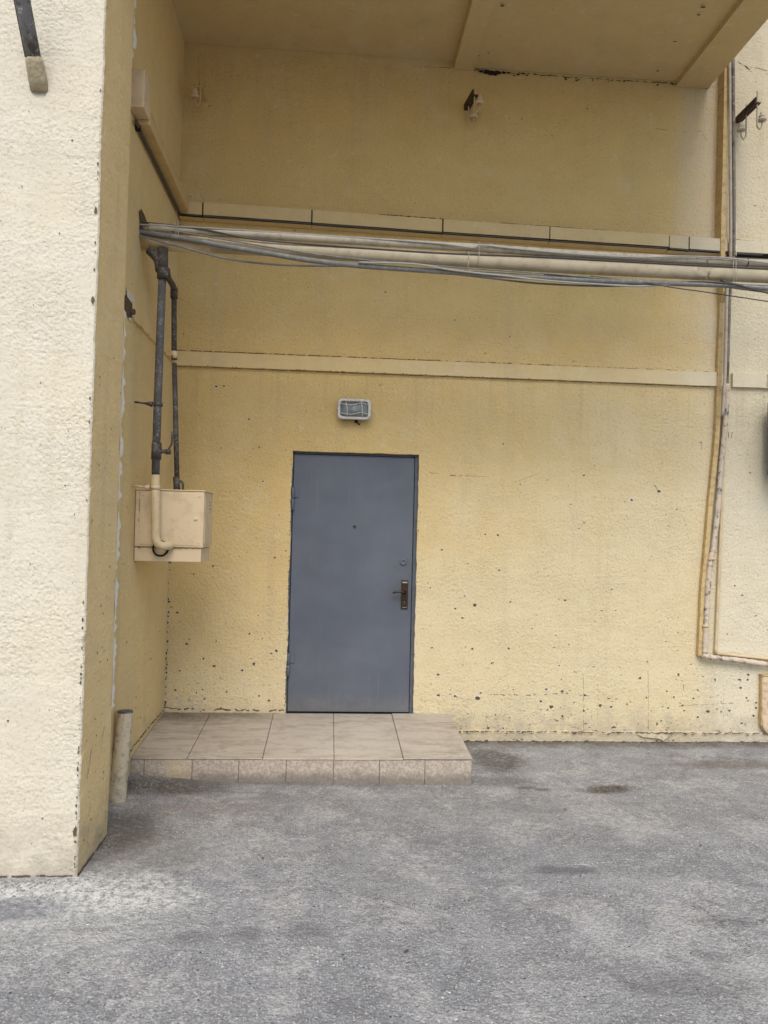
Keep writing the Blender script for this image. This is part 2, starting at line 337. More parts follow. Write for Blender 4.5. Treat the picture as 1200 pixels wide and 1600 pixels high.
# frame of a wall plane: (origin, u, v, n)
BACK = (Vector((0,0,0)), Vector((1,0,0)), Vector((0,0,1)), Vector((0,-1,0)))
CNT = [0]
def plane_chip(mb, fr, u, v, r, asp=1, mi=1, off=.0015, n=None):
    CNT[0] += 1; edge_ = off < .002; off += (CNT[0] % 37)*.00003
    o, U, V, N = fr; n = n or random.randint(6, 9); rot = random.uniform(0, 6.3)
    pts = []
    for k in range(n):
        a = 2*math.pi*k/n; rr = r*random.uniform(.55, 1.25)
        x, y = math.cos(a+rot)*rr, math.sin(a+rot)*rr
        pts.append(o+U*(u+x*asp)+V*(v+y)+N*off)
    if mi == 1 and r > .0055 and random.random() < .6 and edge_:
        k = random.uniform(1.15, 1.6); cc = sum(pts, Vector())/n + U*random.uniform(-.3, .3)*r + V*random.uniform(-.3, .3)*r
        mb.poly([cc+(p-cc)*k*random.uniform(.85, 1.15)-N*.0007 for p in pts], 2)
    mb.poly(pts, mi)
def crack(mb, fr, pts, wd, mi=1, off=.0012, jit=None, gap=.0):
    o, U, V, N = fr; P = []
    for (a, b) in zip(pts[:-1], pts[1:]):
        L = math.hypot(b[0]-a[0], b[1]-a[1]); k = max(2, int(L/.02))
        for i in range(k): P.append((a[0]+(b[0]-a[0])*i/k, a[1]+(b[1]-a[1])*i/k))
    P.append(pts[-1]); j = wd*1.3 if jit is None else jit
    P = [(x+random.uniform(-j, j), y+random.uniform(-j, j)) for x, y in P]
    prev = None
    for i in range(len(P)-1):
        if random.random() < gap: prev = None; continue
        d = Vector((P[i+1][0]-P[i][0], P[i+1][1]-P[i][1])); 
        if d.length < 1e-6: continue
        nn = Vector((-d.y, d.x)).normalized(); w0 = wd*random.uniform(.25, 1); w1 = wd*random.uniform(.25, 1)
        q = [(P[i][0]+nn.x*w0, P[i][1]+nn.y*w0), (P[i][0]-nn.x*w0, P[i][1]-nn.y*w0), (P[i+1][0]-nn.x*w1, P[i+1][1]-nn.y*w1), (P[i+1][0]+nn.x*w1, P[i+1][1]+nn.y*w1)]
        mb.poly([o+U*x+V*y+N*(off+.0003*(i % 3)+.00011*(CNT[0] % 7)) for x, y in q], mi)

# ------------------------------------------------------------------ ground
LW, PX, PYF, PYB, ZC = -1.225, -1.124, -2.32, -1.835, 5.39   # side wall x, pier face x, pier front/back y, soffit z
def axis(lo, hi, step, far):
    a = list(np.arange(lo, hi+1e-6, step)); g = step
    while a[-1] < far: g *= 1.35; a.append(a[-1]+g)
    g = step
    while a[0] > -far: g *= 1.35; a.insert(0, a[0]-g)
    return a
def gh(x, y):
    h = .006*noise.noise(Vector((x*1.1, y*1.1, 0)))+.004*noise.noise(Vector((x*4, y*4, 3)))+.0025*noise.noise(Vector((x*13, y*13, 7)))
    h += .042*math.exp(-(((x+1.25)/.35)**2+((y+.97)/.22)**2))          # soil banked against the step
    h += .012*math.exp(-((y+.02)/.08)**2) if y < .3 and x > .9 else 0
    h += .035*math.exp(-(((x+1.25)/.22)**2+((y+1.5)/.3)**2))
    h -= .03*math.exp(-(((x-1.1)/.9)**2+((y+1.05)/.45)**2))
    return h
xs = axis(-3, 4.4, .035, 260); ys = axis(-5.2, .1, .035, 260)
mb = MB(); mb.open = True
mb.v = [(x, y, gh(x, y)) for y in ys for x in xs]; nx = len(xs)
mb.f = [[j*nx+i, j*nx+i+1, (j+1)*nx+i+1, (j+1)*nx+i] for j in range(len(ys)-1) for i in range(nx-1)]
mb.mi = [0]*len(mb.f); mb.sm = [True]*len(mb.f)
tag(mb.build('ground', M['ground']), None, kind='structure')

# ------------------------------------------------------------------ building
bld = empty('building', (0, 0, 0), 'yellow stuccoed building with a grey door in a recess under a projecting slab', 'building')
DX0, DX1, DZ0, DZ1 = -.303, .688, .205, 2.238
XR, ZT = 9.0, 9.0
mb = MB(); mb.open = True
def quad_back(x0, x1, z0, z1): mb.poly([(x0,0,z0),(x1,0,z0),(x1,0,z1),(x0,0,z1)])
# ragged door opening
def edge(a, b, k, j): return [a+(b-a)*i/k+(0 if i in (0, k) else 0) for i in range(k+1)]
K = 60; zs = [DZ0-.21+(DZ1-DZ0+.21)*i/K for i in range(K+1)]
jl = [random.uniform(-.004, .003)+.004*math.sin(i*.35) for i in range(K+1)]; jr = [random.uniform(-.003, .003) for i in range(K+1)]
jl[-1] = jr[-1] = 0
for i in range(K):
    mb.poly([(LW,0,zs[i]),(DX0+jl[i],0,zs[i]),(DX0+jl[i+1],0,zs[i+1]),(LW,0,zs[i+1])])
    mb.poly([(DX1+jr[i],0,zs[i]),(XR,0,zs[i]),(XR,0,zs[i+1]),(DX1+jr[i+1],0,zs[i+1])])
    mb.poly([(DX0+jl[i],0,zs[i]),(DX0+jl[i],.2,zs[i]),(DX0+jl[i+1],.2,zs[i+1]),(DX0+jl[i+1],0,zs[i+1])])
    mb.poly([(DX1+jr[i],0,zs[i]),(DX1+jr[i+1],0,zs[i+1]),(DX1+jr[i+1],.2,zs[i+1]),(DX1+jr[i],.2,zs[i])])
jt = [random.uniform(-.002, .002) for i in range(31)]; jt[0] = jt[-1] = 0
for i in range(30):
    a = DX0+(DX1-DX0)*i/30; b = DX0+(DX1-DX0)*(i+1)/30
    mb.poly([(a,0,DZ1+jt[i]),(b,0,DZ1+jt[i+1]),(b,0,ZT),(a,0,ZT)]); mb.poly([(a,0,DZ1+jt[i]),(a,.2,DZ1+jt[i]),(b,.2,DZ1+jt[i+1]),(b,0,DZ1+jt[i+1])])
quad_back(LW, DX0, DZ1, ZT); quad_back(DX1, XR, DZ1, ZT)
mb.poly([(XR,0,0),(XR,6,0),(XR,6,ZT),(XR,0,ZT)]); mb.poly([(LW,0,ZT),(XR,0,ZT),(XR,6,ZT),(LW,6,ZT)])
mb.poly([(LW,6,0),(XR,6,0),(XR,6,ZT),(LW,6,ZT)])
def bp(px, py): p = at(px, py, 1, 0); return p.x, p.z
# knocks in the render, thicker towards the paving
for (px, py, r) in ((742,945,.017),(768,1036,.013),(795,1013,.016),(738,1014,.012),(684,1054,.017),(685,1086,.016),(746,1091,.024),(861,1104,.02),(938,1102,.022),(878,1080,.012),
                    (853,1077,.015),(1000,1059,.018),(1096,1153,.012),(987,781,.015),(1029,768,.018),(758,835,.013),(778,836,.013),(711,951,.011),(726,931,.01),(727,1011,.01),(780,891,.01),
                    (1117,1062,.017),(1155,1062,.017),(1169,1054,.014),(1166,1090,.014),(1181,1098,.014),(1181,1106,.012),(1177,1118,.014),(1106,1112,.015),(1090,1120,.012),(1120,1108,.010),
                    (390,990,.013),(432,1017,.015),(318,1029,.016),(334,1041,.016),(397,1037,.016),(378,1047,.014),(281,1048,.012),(320,1092,.014),(307,1082,.012),(354,1081,.014),(405,1087,.014),
                    (277,957,.012),(292,1006,.015),(389,655,.013),(403,962,.010),(411,752,.010),(345,700,.008),(447,703,.01),(436,804,.01),(1110,1089,.01),(1140,1110,.013),(350,603,.010),(338,604,.013),(405,699,.012),(396,701,.009),
                    (303,897,.013),(333,884,.01),(424,1021,.012),(338,1002,.01),(1042,1080,.012),(1060,1054,.012),(980,1100,.012),(1010,1090,.012),(900,1050,.009)):
    u, v = bp(px, py); plane_chip(mb, BACK, u, v, r*random.uniform(.55, .8), random.uniform(.9, 1.5))
cnt = 0
while cnt < 330:
    u = random.uniform(LW+.02, 3.6); v = .08+random.random()**2.3*2.2
    if DX0-.02 < u < DX1+.02 and v < DZ1+.02: continue
    if u < DX0 and random.random() < .25: continue
    plane_chip(mb, BACK, u, v, random.choice((.0022, .003, .003, .004, .004, .006, .008))*(1.15 if v < .6 else .8), random.uniform(.8, 1.8)); cnt += 1
for k in range(420):     # fine specks and nicks low down
    u = random.uniform(LW+.02, 3.7); v = .09+random.random()**2*.95
    if DX0-.02 < u < DX1+.02 or (u < DX1+.3 and v < .23): continue
    plane_chip(mb, BACK, u, v, random.choice((.0015, .002, .0025, .0035)), random.choice((.4, 1, 1, 1.5, 3)))
for k in range(90):      # few, small and high up
    plane_chip(mb, BACK, random.uniform(LW+.05, 4), random.uniform(2.3, 5.2), random.choice((.002, .003, .004, .006)), random.uniform(.8, 1.8))
for k in range(46):      # knocks down the inside corner
    v = random.choice((random.uniform(.22, 1.45), random.uniform(.22, 5.2))); plane_chip(mb, BACK, LW+random.uniform(.004, .014), v, random.uniform(.004, .013), .7)
def crk(pts, wd, gap=.1, mi=1): crack(mb, BACK, [bp(*p) for p in pts], wd, gap=gap, mi=mi)
crk([(911,1052),(912,1095),(912,1142)], .0016); crk([(1012,1032),(1013,1080),(1013,1140)], .0014, .3); crk([(770,1085),(830,1086),(880,1083),(925,1088),(965,1092)], .0035, .55)
crk([(934,1060),(934,1135)], .001, .5); crk([(1046,1059),(1068,1064),(1068,1078)], .002, .3); crk([(672,738),(690,741),(708,743),(735,744)], .0028, .45); crk([(735,744),(760,744)], .001, .2)
crk([(800,755),(822,747),(842,739)], .0012, .3); crk([(1022,758),(1030,769)], .004, .1); crk([(1068,810),(1072,822)], .0025); crk([(1067,1102),(1095,1101),(1150,1098)], .0018, .3)
crk([(1152,96),(1165,104),(1180,106),(1200,111)], .003, .35); crk([(1156,108),(1172,112),(1200,116)], .0015, .35); crk([(1165,104),(1172,110)], .006, .1)
crk([(1096,690),(1097,707)], .002, .2); crk([(1093,692),(1097,691)], .003, .1); crk([(1138,676),(1138,684)], .003, .1); crk([(1144,674),(1143,684)], .003, .1)
crk([(640,104),(700,106),(760,108)], .0025, .5); crk([(930,160),(990,160)], .001, .5); crk([(1000,410),(1030,440)], .0008, .3)
crk([(1020,200),(1060,206),(1095,205),(1105,220)], .0015, .4); crk([(1130,1080),(1131,1140)], .0008, .4)
crk([(360,1093),(375,1090),(395,1096)], .0015, .4); crk([(252,1106),(300,1108),(360,1109),(445,1110)], .007, .25)
crk([(448,1106),(449,1010),(452,880)], .002, .5)
# lip of bare plaster round the door opening
for k in range(70):
    v = random.uniform(.22, 2.2); plane_chip(mb, BACK, DX0-random.uniform(.003, .010), v, random.uniform(.004, .010), .5, 2, .0022)
for k in range(45):
    v = random.uniform(.22, 2.2); plane_chip(mb, BACK, DX0-random.uniform(0, .008), v, random.uniform(.003, .008), .5, 1, .003)
for k in range(30):
    v = random.uniform(.22, 2.2); plane_chip(mb, BACK, DX1+random.uniform(0, .008), v, random.uniform(.003, .007), .5, random.choice((1, 2)), .0026)
bwmb = mb

# side wall of the recess
SIDE = (Vector((LW,0,0)), Vector((0,1,0)), Vector((0,0,1)), Vector((1,0,0)))
mb = MB(); mb.open = True
mb.poly([(LW,PYB,0),(LW,0,0),(LW,0,ZT),(LW,PYB,ZT)]); mb.poly([(-7,PYB,ZT),(LW,PYB,ZT),(LW,6,ZT),(-7,6,ZT)])
for k in range(120):
    plane_chip(mb, SIDE, random.uniform(-1.75, -.03), .12+random.random()**1.8*1.8, random.choice((.003, .004, .005, .008)), random.uniform(.7, 1.6))
for k in range(24): plane_chip(mb, SIDE, random.uniform(-1.7, -.03), random.uniform(1.8, 5), random.choice((.002, .004, .006)), 1)
crack(mb, SIDE, [(-1.0,.20),(-.5,.22),(-.02,.23)], .007, gap=.15)
u = at(207,489,0,LW); plane_chip(mb, SIDE, u.y-.10, u.z, .060, 3.0, 1, .004, 9); plane_chip(mb, SIDE, u.y-.09, u.z+.075, .035, 3.0, 2, .006, 8); plane_chip(mb, SIDE, u.y-.06, u.z-.055, .012, 4, 2, .0055, 8)
mb.tube([(LW-.02,u.y-.06,u.z-.01),(LW+.03,u.y-.07,u.z-.012)], .018, 12, 1)
u = at(222,350,0,LW); plane_chip(mb, SIDE, u.y+.02, u.z, .075, 1.5, 1, .004, 10)
crack(mb, SIDE, [(-1.35,2.98),(-.9,2.97),(-.3,2.97)], .0015, gap=.4)
mb.build('side_wall', [M['side'], M['chip'], M['pale_chip']], bld)

# corner pier
PS = (Vector((PX,0,0)), Vector((0,1,0)), Vector((0,0,1)), Vector((1,0,0)))
PF = (Vector((0,PYF,0)), Vector((1,0,0)), Vector((0,0,1)), Vector((0,-1,0)))
mb = MB(); mb.open = True; K = 260
ez = [-.02+(ZT+.02)*(i/K)**1.35 for i in range(K+1)]
ex = [PX+.010*noise.noise(Vector((0,0,z*1.6)))+.006*noise.noise(Vector((3,0,z*9)))+.005*noise.noise(Vector((3,0,z*40))) for z in ez]
ey = [PYF+.003*noise.noise(Vector((7,0,z*13))) for z in ez]
eb = [PX+.003*noise.noise(Vector((0,9,z*8))) for z in ez]
for i in range(K):
    a, b = i, i+1
    mb.poly([(-7,PYF,ez[a]),(PX-.05,PYF,ez[a]),(PX-.05,PYF,ez[b]),(-7,PYF,ez[b])], 0)
    mb.poly([(PX-.05,PYF,ez[a]),(ex[a]-.006,ey[a],ez[a]),(ex[b]-.006,ey[b],ez[b]),(PX-.05,PYF,ez[b])], 0)
    mb.poly([(ex[a]-.006,ey[a],ez[a]),(ex[a],ey[a]+.007,ez[a]),(ex[b],ey[b]+.007,ez[b]),(ex[b]-.006,ey[b],ez[b])], 0)
    mb.poly([(ex[a],ey[a]+.007,ez[a]),(PX,PYF+.06,ez[a]),(PX,PYF+.06,ez[b]),(ex[b],ey[b]+.007,ez[b])], 3)
    mb.poly([(PX,PYF+.06,ez[a]),(eb[a],PYB,ez[a]),(eb[b],PYB,ez[b]),(PX,PYF+.06,ez[b])], 3)
    mb.poly([(eb[a],PYB,ez[a]),(LW,PYB,ez[a]),(LW,PYB,ez[b]),(eb[b],PYB,ez[b])], 3)
mb.poly([(-7,PYF,ZT),(PX,PYF,ZT),(PX,PYB,ZT),(-7,PYB,ZT)]); mb.poly([(-7,PYF,0),(-7,6,0),(-7,6,ZT),(-7,PYF,ZT)])
for k in range(85):     # chips along the arris
    z = random.choice((random.uniform(0, 1.2), random.uniform(0, 4.3))); r = random.choice((.003, .004, .006, .009))
    plane_chip(mb, PF, PX-.008-r*.4, z, r, .5, 1, .0045)
for px, py in ((148,1300),(122,1300),(154,470),(153,330)):
    p = at(px, py, 1, PYF); plane_chip(mb, PF, PX-.014, p.z, .020, .5, 1, .005, 9)
for k in range(120):
    plane_chip(mb, PS, random.uniform(PYF+.03, PYB-.01), random.random()**1.6*2.6+.05, random.choice((.002, .003, .004, .006)), 1, 1, .003)
for k in range(50):
    plane_chip(mb, PF, random.uniform(-1.9, PX-.03), random.uniform(.05, 4.3), random.choice((.002, .003, .004, .005)), random.choice((.5, 1)), 1, .003)
crack(mb, PS, [(PYF+.10,.42),(PYF+.16,.55)], .003, off=.003, gap=.2); crack(mb, PS, [(PYF+.30,.50),(PYF+.36,.60)], .003, off=.003, gap=.2)
crack(mb, PS, [(PYF,.006),(PYB,.006)], .008, off=.004, jit=.004, gap=.1)
crack(mb, PF, [(-2.2,.006),(-1.6,.006),(PX,.006)], .006, off=.005, jit=.003, gap=.1)
mb.build('corner_pier', [M['pier'], M['chip'], M['pale_chip'], M['pier_side']], bld)
# white ragged strip along the back arris of the pier
mb = MB(); mb.open = True
for (z0, z1, gp_) in ((.66, 2.78, 0), (4.15, 6.0, 0)):
    mb = MB(); mb.open = True
    k = int((z1-z0)/.012); wv = [max(.06, min(1, .62+1.0*noise.noise(Vector((0, 2, (z0+(z1-z0)*i/k)*9)))+.7*noise.noise(Vector((0, 5, (z0+(z1-z0)*i/k)*31))))) for i in range(k+1)]
    for i in range(k):
        if random.random() < gp_: continue
        a = z0+(z1-z0)*i/k; b = z0+(z1-z0)*(i+1)/k; wa, wb = .085*wv[i], .085*wv[i+1]
        mb.poly([(PX+.001,PYB,a),(PX-.003,PYB+wa,a),(PX-.003,PYB+wb,b),(PX+.001,PYB,b)])
        mb.poly([(PX-.003,PYB+wa,a),(PX-.03,PYB+wa,a),(PX-.03,PYB+wb,b),(PX-.003,PYB+wb,b)])
    mb.build('edge_strip', M['white_edge'], bld)

# projecting slab, its unseen front part lengthened to shade the recess
mb = MB()
mb.box(-7, PX-.01, -2.30, -.002, ZC, ZC+.35); mb.box(PX-.0095, 3.0, -2.80, -.002, ZC, ZC+.35)
xs0 = at(709,95,1,0).x

mb.build('overhang', [M['soffit']], bld)
mb = MB()
nseg = 26
mb.box(xs0, 2.99, -2.79, -.003, ZC-.045, ZC-.001)
sl_ = mb.build('soffit_panel', [M['soffit'], M['chip'], M['pale_chip']], bld, .006, 1)
SOF = (Vector((0,0,ZC-.045)), Vector((1,0,0)), Vector((0,1,0)), Vector((0,0,-1)))
mb = MB(); mb.open = True
mb.box(xs0+.002, xs0+.16, -2.785, -.004, ZC-.066, ZC-.046)
mb.build('soffit_trim', [M['soffit']], bld); mb = MB(); mb.open = True; mb.box(2.72, 2.988, -2.785, -.004, ZC-.085, ZC-.046)
p = at(751,22,2,ZC-.056)
for k in range(7):
    a = k*.9+.3; u, v = p.x+.04*math.cos(a), p.y+.04*math.sin(a); plane_chip(mb, SOF, u, v, .005, 1.3, 1, .0125)
for (px, py, r) in ((785,6,.012),(763,80,.007),(748,84,.006),(765,95,.006),(1098,8,.014),(1092,20,.009),(1055,62,.008),(1040,45,.004),(864,12,.004),(1028,108,.008)):
    p = at(px, py, 2, ZC-.046); plane_chip(mb, SOF, p.x, p.y, r, 1.6, 1, .0145)
mb.build('soffit_trim', [M['soffit'], M['chip']], bld)
# broken joint between soffit and wall
mb = bwmb
def js(px, py): return at(px, py, 1, -.004)
FJ = (Vector((0,-.004,0)), Vector((1,0,0)), Vector((0,0,1)), Vector((0,-1,0)))
for (px, r, a) in ((752,.014,2.2),(762,.026,2.2),(770,.030,1.8),(778,.022,2),(788,.013,2),(794,.012,2),(817,.010,1.6),(826,.006,2),(836,.007,2.4),(860,.006,1.5),(1098,.020,3),(1092,.012,3),(1105,.018,2),(1070,.008,3),(1080,.008,3)):
    plane_chip(mb, FJ, js(px, 110).x, ZC-.058-r*.55, r*.8, a, 3, .002, 9)
crack(mb, FJ, [(js(735,0).x, ZC-.06), (js(900,0).x, ZC-.066), (js(1105,0).x, ZC-.062)], .004, mi=3, off=.001, gap=.4)
crack(mb, FJ, [(js(1050,0).x, ZC-.064), (js(1110,0).x, ZC-.062)], .010, mi=3, off=.002, gap=.1)
for k in range(14): plane_chip(mb, FJ, js(random.uniform(740, 1105), 110).x, ZC-.07-random.uniform(0, .02), random.uniform(.003, .008), 2, 3, .003)
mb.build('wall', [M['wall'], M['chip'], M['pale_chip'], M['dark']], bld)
# upper storey over the slab
mb = MB(); mb.box(-7.0, 3.0, -2.30, -.01, ZC+.36, ZT+.3); mb.build('upper_storey', M['pier'], bld)

# ledge bands
def band(name, frm, u0, u1, z0, z1, depth, m, parent, seg=.05):
    o, U, V, N = frm; mb = MB(); mb.open = True; k = int((u1-u0)/seg); P = []
    for i in range(k+1):
        u = u0+(u1-u0)*i/k; a = z0+.0025*noise.noise(Vector((u*6, z0, 1))); b = z1+.0025*noise.noise(Vector((u*6, z1, 5))); d = depth+.002*noise.noise(Vector((u*5, 8, 5)))
        P.append([o+U*u+V*a+N*(-.01), o+U*u+V*a+N*d, o+U*u+V*b+N*d, o+U*u+V*(b+.004)+N*(-.01)])
    for i in range(k):
        for j in range(3): mb.poly([P[i][j], P[i+1][j], P[i+1][j+1], P[i][j+1]])
    mb.poly(P[0]); mb.poly(P[-1])
    return mb
zb0, zb1 = 2.865, 2.975
mb = band('', BACK, LW, at(1127,600,1,0).x, zb0, zb1, .030, None, bld)
for k in range(90):     # black specks along both edges of the ledge
    u = random.uniform(LW, 1.8)*(1 if random.random() < .8 else 1.6)
    if random.random() < .65: plane_chip(mb, BACK, u, zb1+.013, random.uniform(.002, .0045), random.uniform(1.5, 4.5), 1, .003)
    else: plane_chip(mb, BACK, u, zb0+.001, random.uniform(.002, .004), random.uniform(1.5, 3), 1, .0325)
crack(mb, BACK, [(LW, zb1+.012), (.9, zb1+.012)], .0036, mi=1, off=.003, jit=.001, gap=.2)
crack(mb, BACK, [(.9, zb1+.012), (3.05, zb1+.012)], .002, mi=1, off=.003, gap=.45)
crack(mb, BACK, [(LW, zb0-.003), (3.05, zb0-.003)], .003, mi=1, off=.001, jit=.0006, gap=.1)  # dark line under the ledge, painted in as its shadow
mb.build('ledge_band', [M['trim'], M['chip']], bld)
mb = band('', BACK, at(1142,600,1,0).x, XR-.01, zb0, zb1, .030, None, bld)
p = at(1196,580,1,0); crack(mb, BACK, [(p.x, zb1), (p.x, zb0)], .003, mi=1, off=.032, gap=.1)
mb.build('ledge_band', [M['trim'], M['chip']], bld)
mb = band('', SIDE, -1.30, -.03, zb0+.005, zb1, .016, None, bld)
for k in range(24): plane_chip(mb, SIDE, random.uniform(-1.2, -.05), zb0+.004, random.uniform(.003, .007), 2, 1, .02)
mb.build('side_ledge_band', [M['side'], M['chip']], bld)
# wall foot
mb = MB(); mb.open = True; x0 = .985; k = 120; P = []
for i in range(k+1):
    x = x0+(XR-.1-x0)*(i/k)**1.25; t = .082+.008*noise.noise(Vector((x*3, 0, 2)))+.006*noise.noise(Vector((x*14, 0, 2))); d = -.030-.008*noise.noise(Vector((x*2.4, 4, 2)))
    P.append([(x, d-.012, -.03), (x, d, .02), (x, d+.002, t-.006), (x, d+.012, t), (x, -.001, t+.006)])
for i in range(k):
    for j in range(4): mb.poly([P[i][j], P[i+1][j], P[i+1][j+1], P[i][j+1]], 0, True)
FR = (Vector((0,-.034,0)), Vector((1,0,0)), Vector((0,0,1)), Vector((0,-1,0)))
for k in range(110): plane_chip(mb, FR, random.uniform(1, 3.6), random.choice((.078, .082, .02, .012))+random.uniform(-.01, .006), random.uniform(.002, .006), random.uniform(1, 3), 1, .008)
a = bp(992,1143)[0]; b = bp(1042,1143)[0]
mb.poly([(a,-.046,.074),(a+.05,-.047,.05),(b-.08,-.048,.038),(b-.05,-.048,.022),(b-.01,-.047,.05),(b+.02,-.046,.076),(b-.06,-.046,.082),(a+.08,-.046,.084)], 2)
crack(mb, FR, [(a-.02,.085),(b+.03,.080)], .004, off=.016, gap=.1)
crack(mb, FR, [(1,.088),(2.3,.086),(3.6,.084)], .0055, off=.010, jit=.004, gap=.2)
crack(mb, FR, [(1,.008),(2.3,.006),(3.6,.004)], .010, off=.022, gap=.15)
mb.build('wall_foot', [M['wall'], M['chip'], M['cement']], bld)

# door
mb = MB(); mb.box(DX0+.012, DX1-.030, .045, .09, DZ0+.004, DZ1-.022)
door = mb.build('door', M['door'], bld, .003, 2); door['label'] = 'blue grey painted steel door'
mb = MB()
mb.box(DX0-.02, DX0+.008, .052, .13, DZ0-.02, DZ1+.01); mb.box(DX1-.026, DX1+.02, .038, .13, DZ0-.02, DZ1+.01); mb.box(DX0+.009, DX1-.027, .050, .13, DZ1-.018, DZ1+.012)
mb.box(DX0-.02, DX1+.02, .131, .16, 0, DZ1+.02)
mb.build('door_frame', M['frame'], door, .003, 1)
for px, py in ((460,779),(449,1039)):
    p = at(px, py, 1, 0); mb = MB(); h = .088
    x = DX0+.010
    mb.tube([(x,.022,p.z-h),(x,.022,p.z-.001)], .012, 14); mb.tube([(x,.022,p.z+.002),(x,.022,p.z+h)], .013, 14)
    mb.box(x+.004, x+.045, .034, .044, p.z+.01, p.z+h-.004); mb.box(x-.012, x+.006, .030, .052, p.z-h, p.z-.01)
    mb.build('hinge', M['door'], door, .0015, 1)
p = at(554,823,1,.045); mb = MB()
mb.lathe((p.x,.045,p.z), [(.013,-.002),(.013,.004),(.009,.006),(.008,.003),(.0,.003)], 20, 'Y'); mb.build('peephole', M['rust'], door)
p = at(630,878,1,.045); mb = MB()
mb.lathe((p.x,.045,p.z), [(.030,-.002),(.030,.004),(.027,.008),(.012,.010),(.010,.006),(0,.006)], 32, 'Y'); mb.build('lock_cover', M['door'], door)
p = at(632,929,1,.04); mb = MB(); hh = .112
mb.box(p.x-.026, p.x+.026, .034, .046, p.z-hh, p.z+hh); mb.box(p.x-.020, p.x+.020, .030, .034, p.z-hh+.008, p.z+hh-.008)
mb.box(p.x-.020, p.x+.020, .0285, .0302, p.z+hh-.022, p.z+hh-.010, 1); mb.box(p.x-.018, p.x+.018, .0285, .0302, p.z-hh+.010, p.z-hh+.014, 1)
mb.lathe((p.x-.002,.030,p.z-.045), [(.010,0),(.010,.004),(.0,.004)], 16, 'Y', 2); mb.box(p.x-.003, p.x+.0, .024, .027, p.z-.068, p.z-.047, 1)
mb.lathe((p.x-.002,.030,p.z+.018), [(.016,0),(.015,.012),(.010,.016),(.010,.045)], 18, 'Y')
q = Vector((p.x,-.012,p.z+.020)); mb.tube(smooth_path([q+Vector((.004,.014,0)), q+Vector((-.008,0,.0)), q+Vector((-.035,-.004,.006)), q+Vector((-.065,-.002,.004)), q+Vector((-.098,.002,-.004))], 6), [.010]*12+[.008]*10+[.007]*3, 12)
mb.build('handle', [M['bronze'], M['steel'], M['dark']], door, .002, 1)

# ------------------------------------------------------------------ porch step
st = empty('entrance_step', (0,-.5,0), 'low beige tiled step in front of the grey door', 'step')
SX0, SX1, SYF, Z0, Z1 = LW+.001, .973, -.972, .208, .150
def sz(y): return Z0+(Z1-Z0)*(y/SYF)
mb = MB(); V_ = [(SX0,0,-.05),(SX1-.012,0,-.05),(SX1-.012,SYF+.012,-.05),(SX0,SYF+.012,-.05),(SX0,0,Z0-.012),(SX1-.012,0,Z0-.012),(SX1-.012,SYF+.012,Z1-.012),(SX0,SYF+.012,Z1-.012)]
mb.v = V_; mb.f = [[3,2,1,0],[4,5,6,7],[0,1,5,4],[1,2,6,5],[2,3,7,6],[3,0,4,7]]; mb.mi = [0]*6; mb.sm = [False]*6
mb.build('step_core', M['mortar'], st)
xj = [SX0, -.871, -.393, .068, .520, SX1+.004]
for i in range(5):
    a, b = xj[i]+.002, xj[i+1]-.002; dz = random.uniform(-.0012, .0015); sk1 = random.uniform(-.001, .002)
    if i == 4: dz = .004
    mb = MB(); y0, y1 = -.003, SYF-.004
    P = [(a,y0,sz(y0)-.009+dz),(b,y0,sz(y0)-.009+dz),(b,y1,sz(y1)-.009+dz),(a,y1,sz(y1)-.009+dz-sk1)]
    mb.v = P+[(x,y,z+.009) for x,y,z in P]; mb.f = [[3,2,1,0],[4,5,6,7],[0,1,5,4],[1,2,6,5],[2,3,7,6],[3,0,4,7]]; mb.mi = [0]*6; mb.sm = [False]*6
    mb.build('tread_tile', M['tile'], st, .0015, 1)
fx = [at(px,1200,1,SYF).x for px in (198,225,300,373,447,521,593,664,736)]; fx[0] = SX0; fx[-1] = SX1
for i in range(8):
    mb = MB(); mb.box(fx[i]+.0018, fx[i+1]-.0018, SYF+random.uniform(0,.0015), SYF+.0105, -.08, Z1-.012); mb.build('riser_tile', M['riser'], st, .001, 1)
for (ya, yb) in ((-.958,-.665),(-.662,-.365),(-.362,-.038)):
    mb = MB(); mb.v = [(SX1-.011,ya,-.08),(SX1,ya,-.08),(SX1,yb,-.08),(SX1-.011,yb,-.08),(SX1-.011,ya,sz(ya)-.013),(SX1,ya,sz(ya)-.013),(SX1,yb,sz(yb)-.013),(SX1-.011,yb,sz(yb)-.013)]
    mb.f = [[3,2,1,0],[4,5,6,7],[0,1,5,4],[1,2,6,5],[2,3,7,6],[3,0,4,7]]; mb.mi = [0]*6; mb.sm = [False]*6
    mb.build('riser_tile', M['riser'], st)

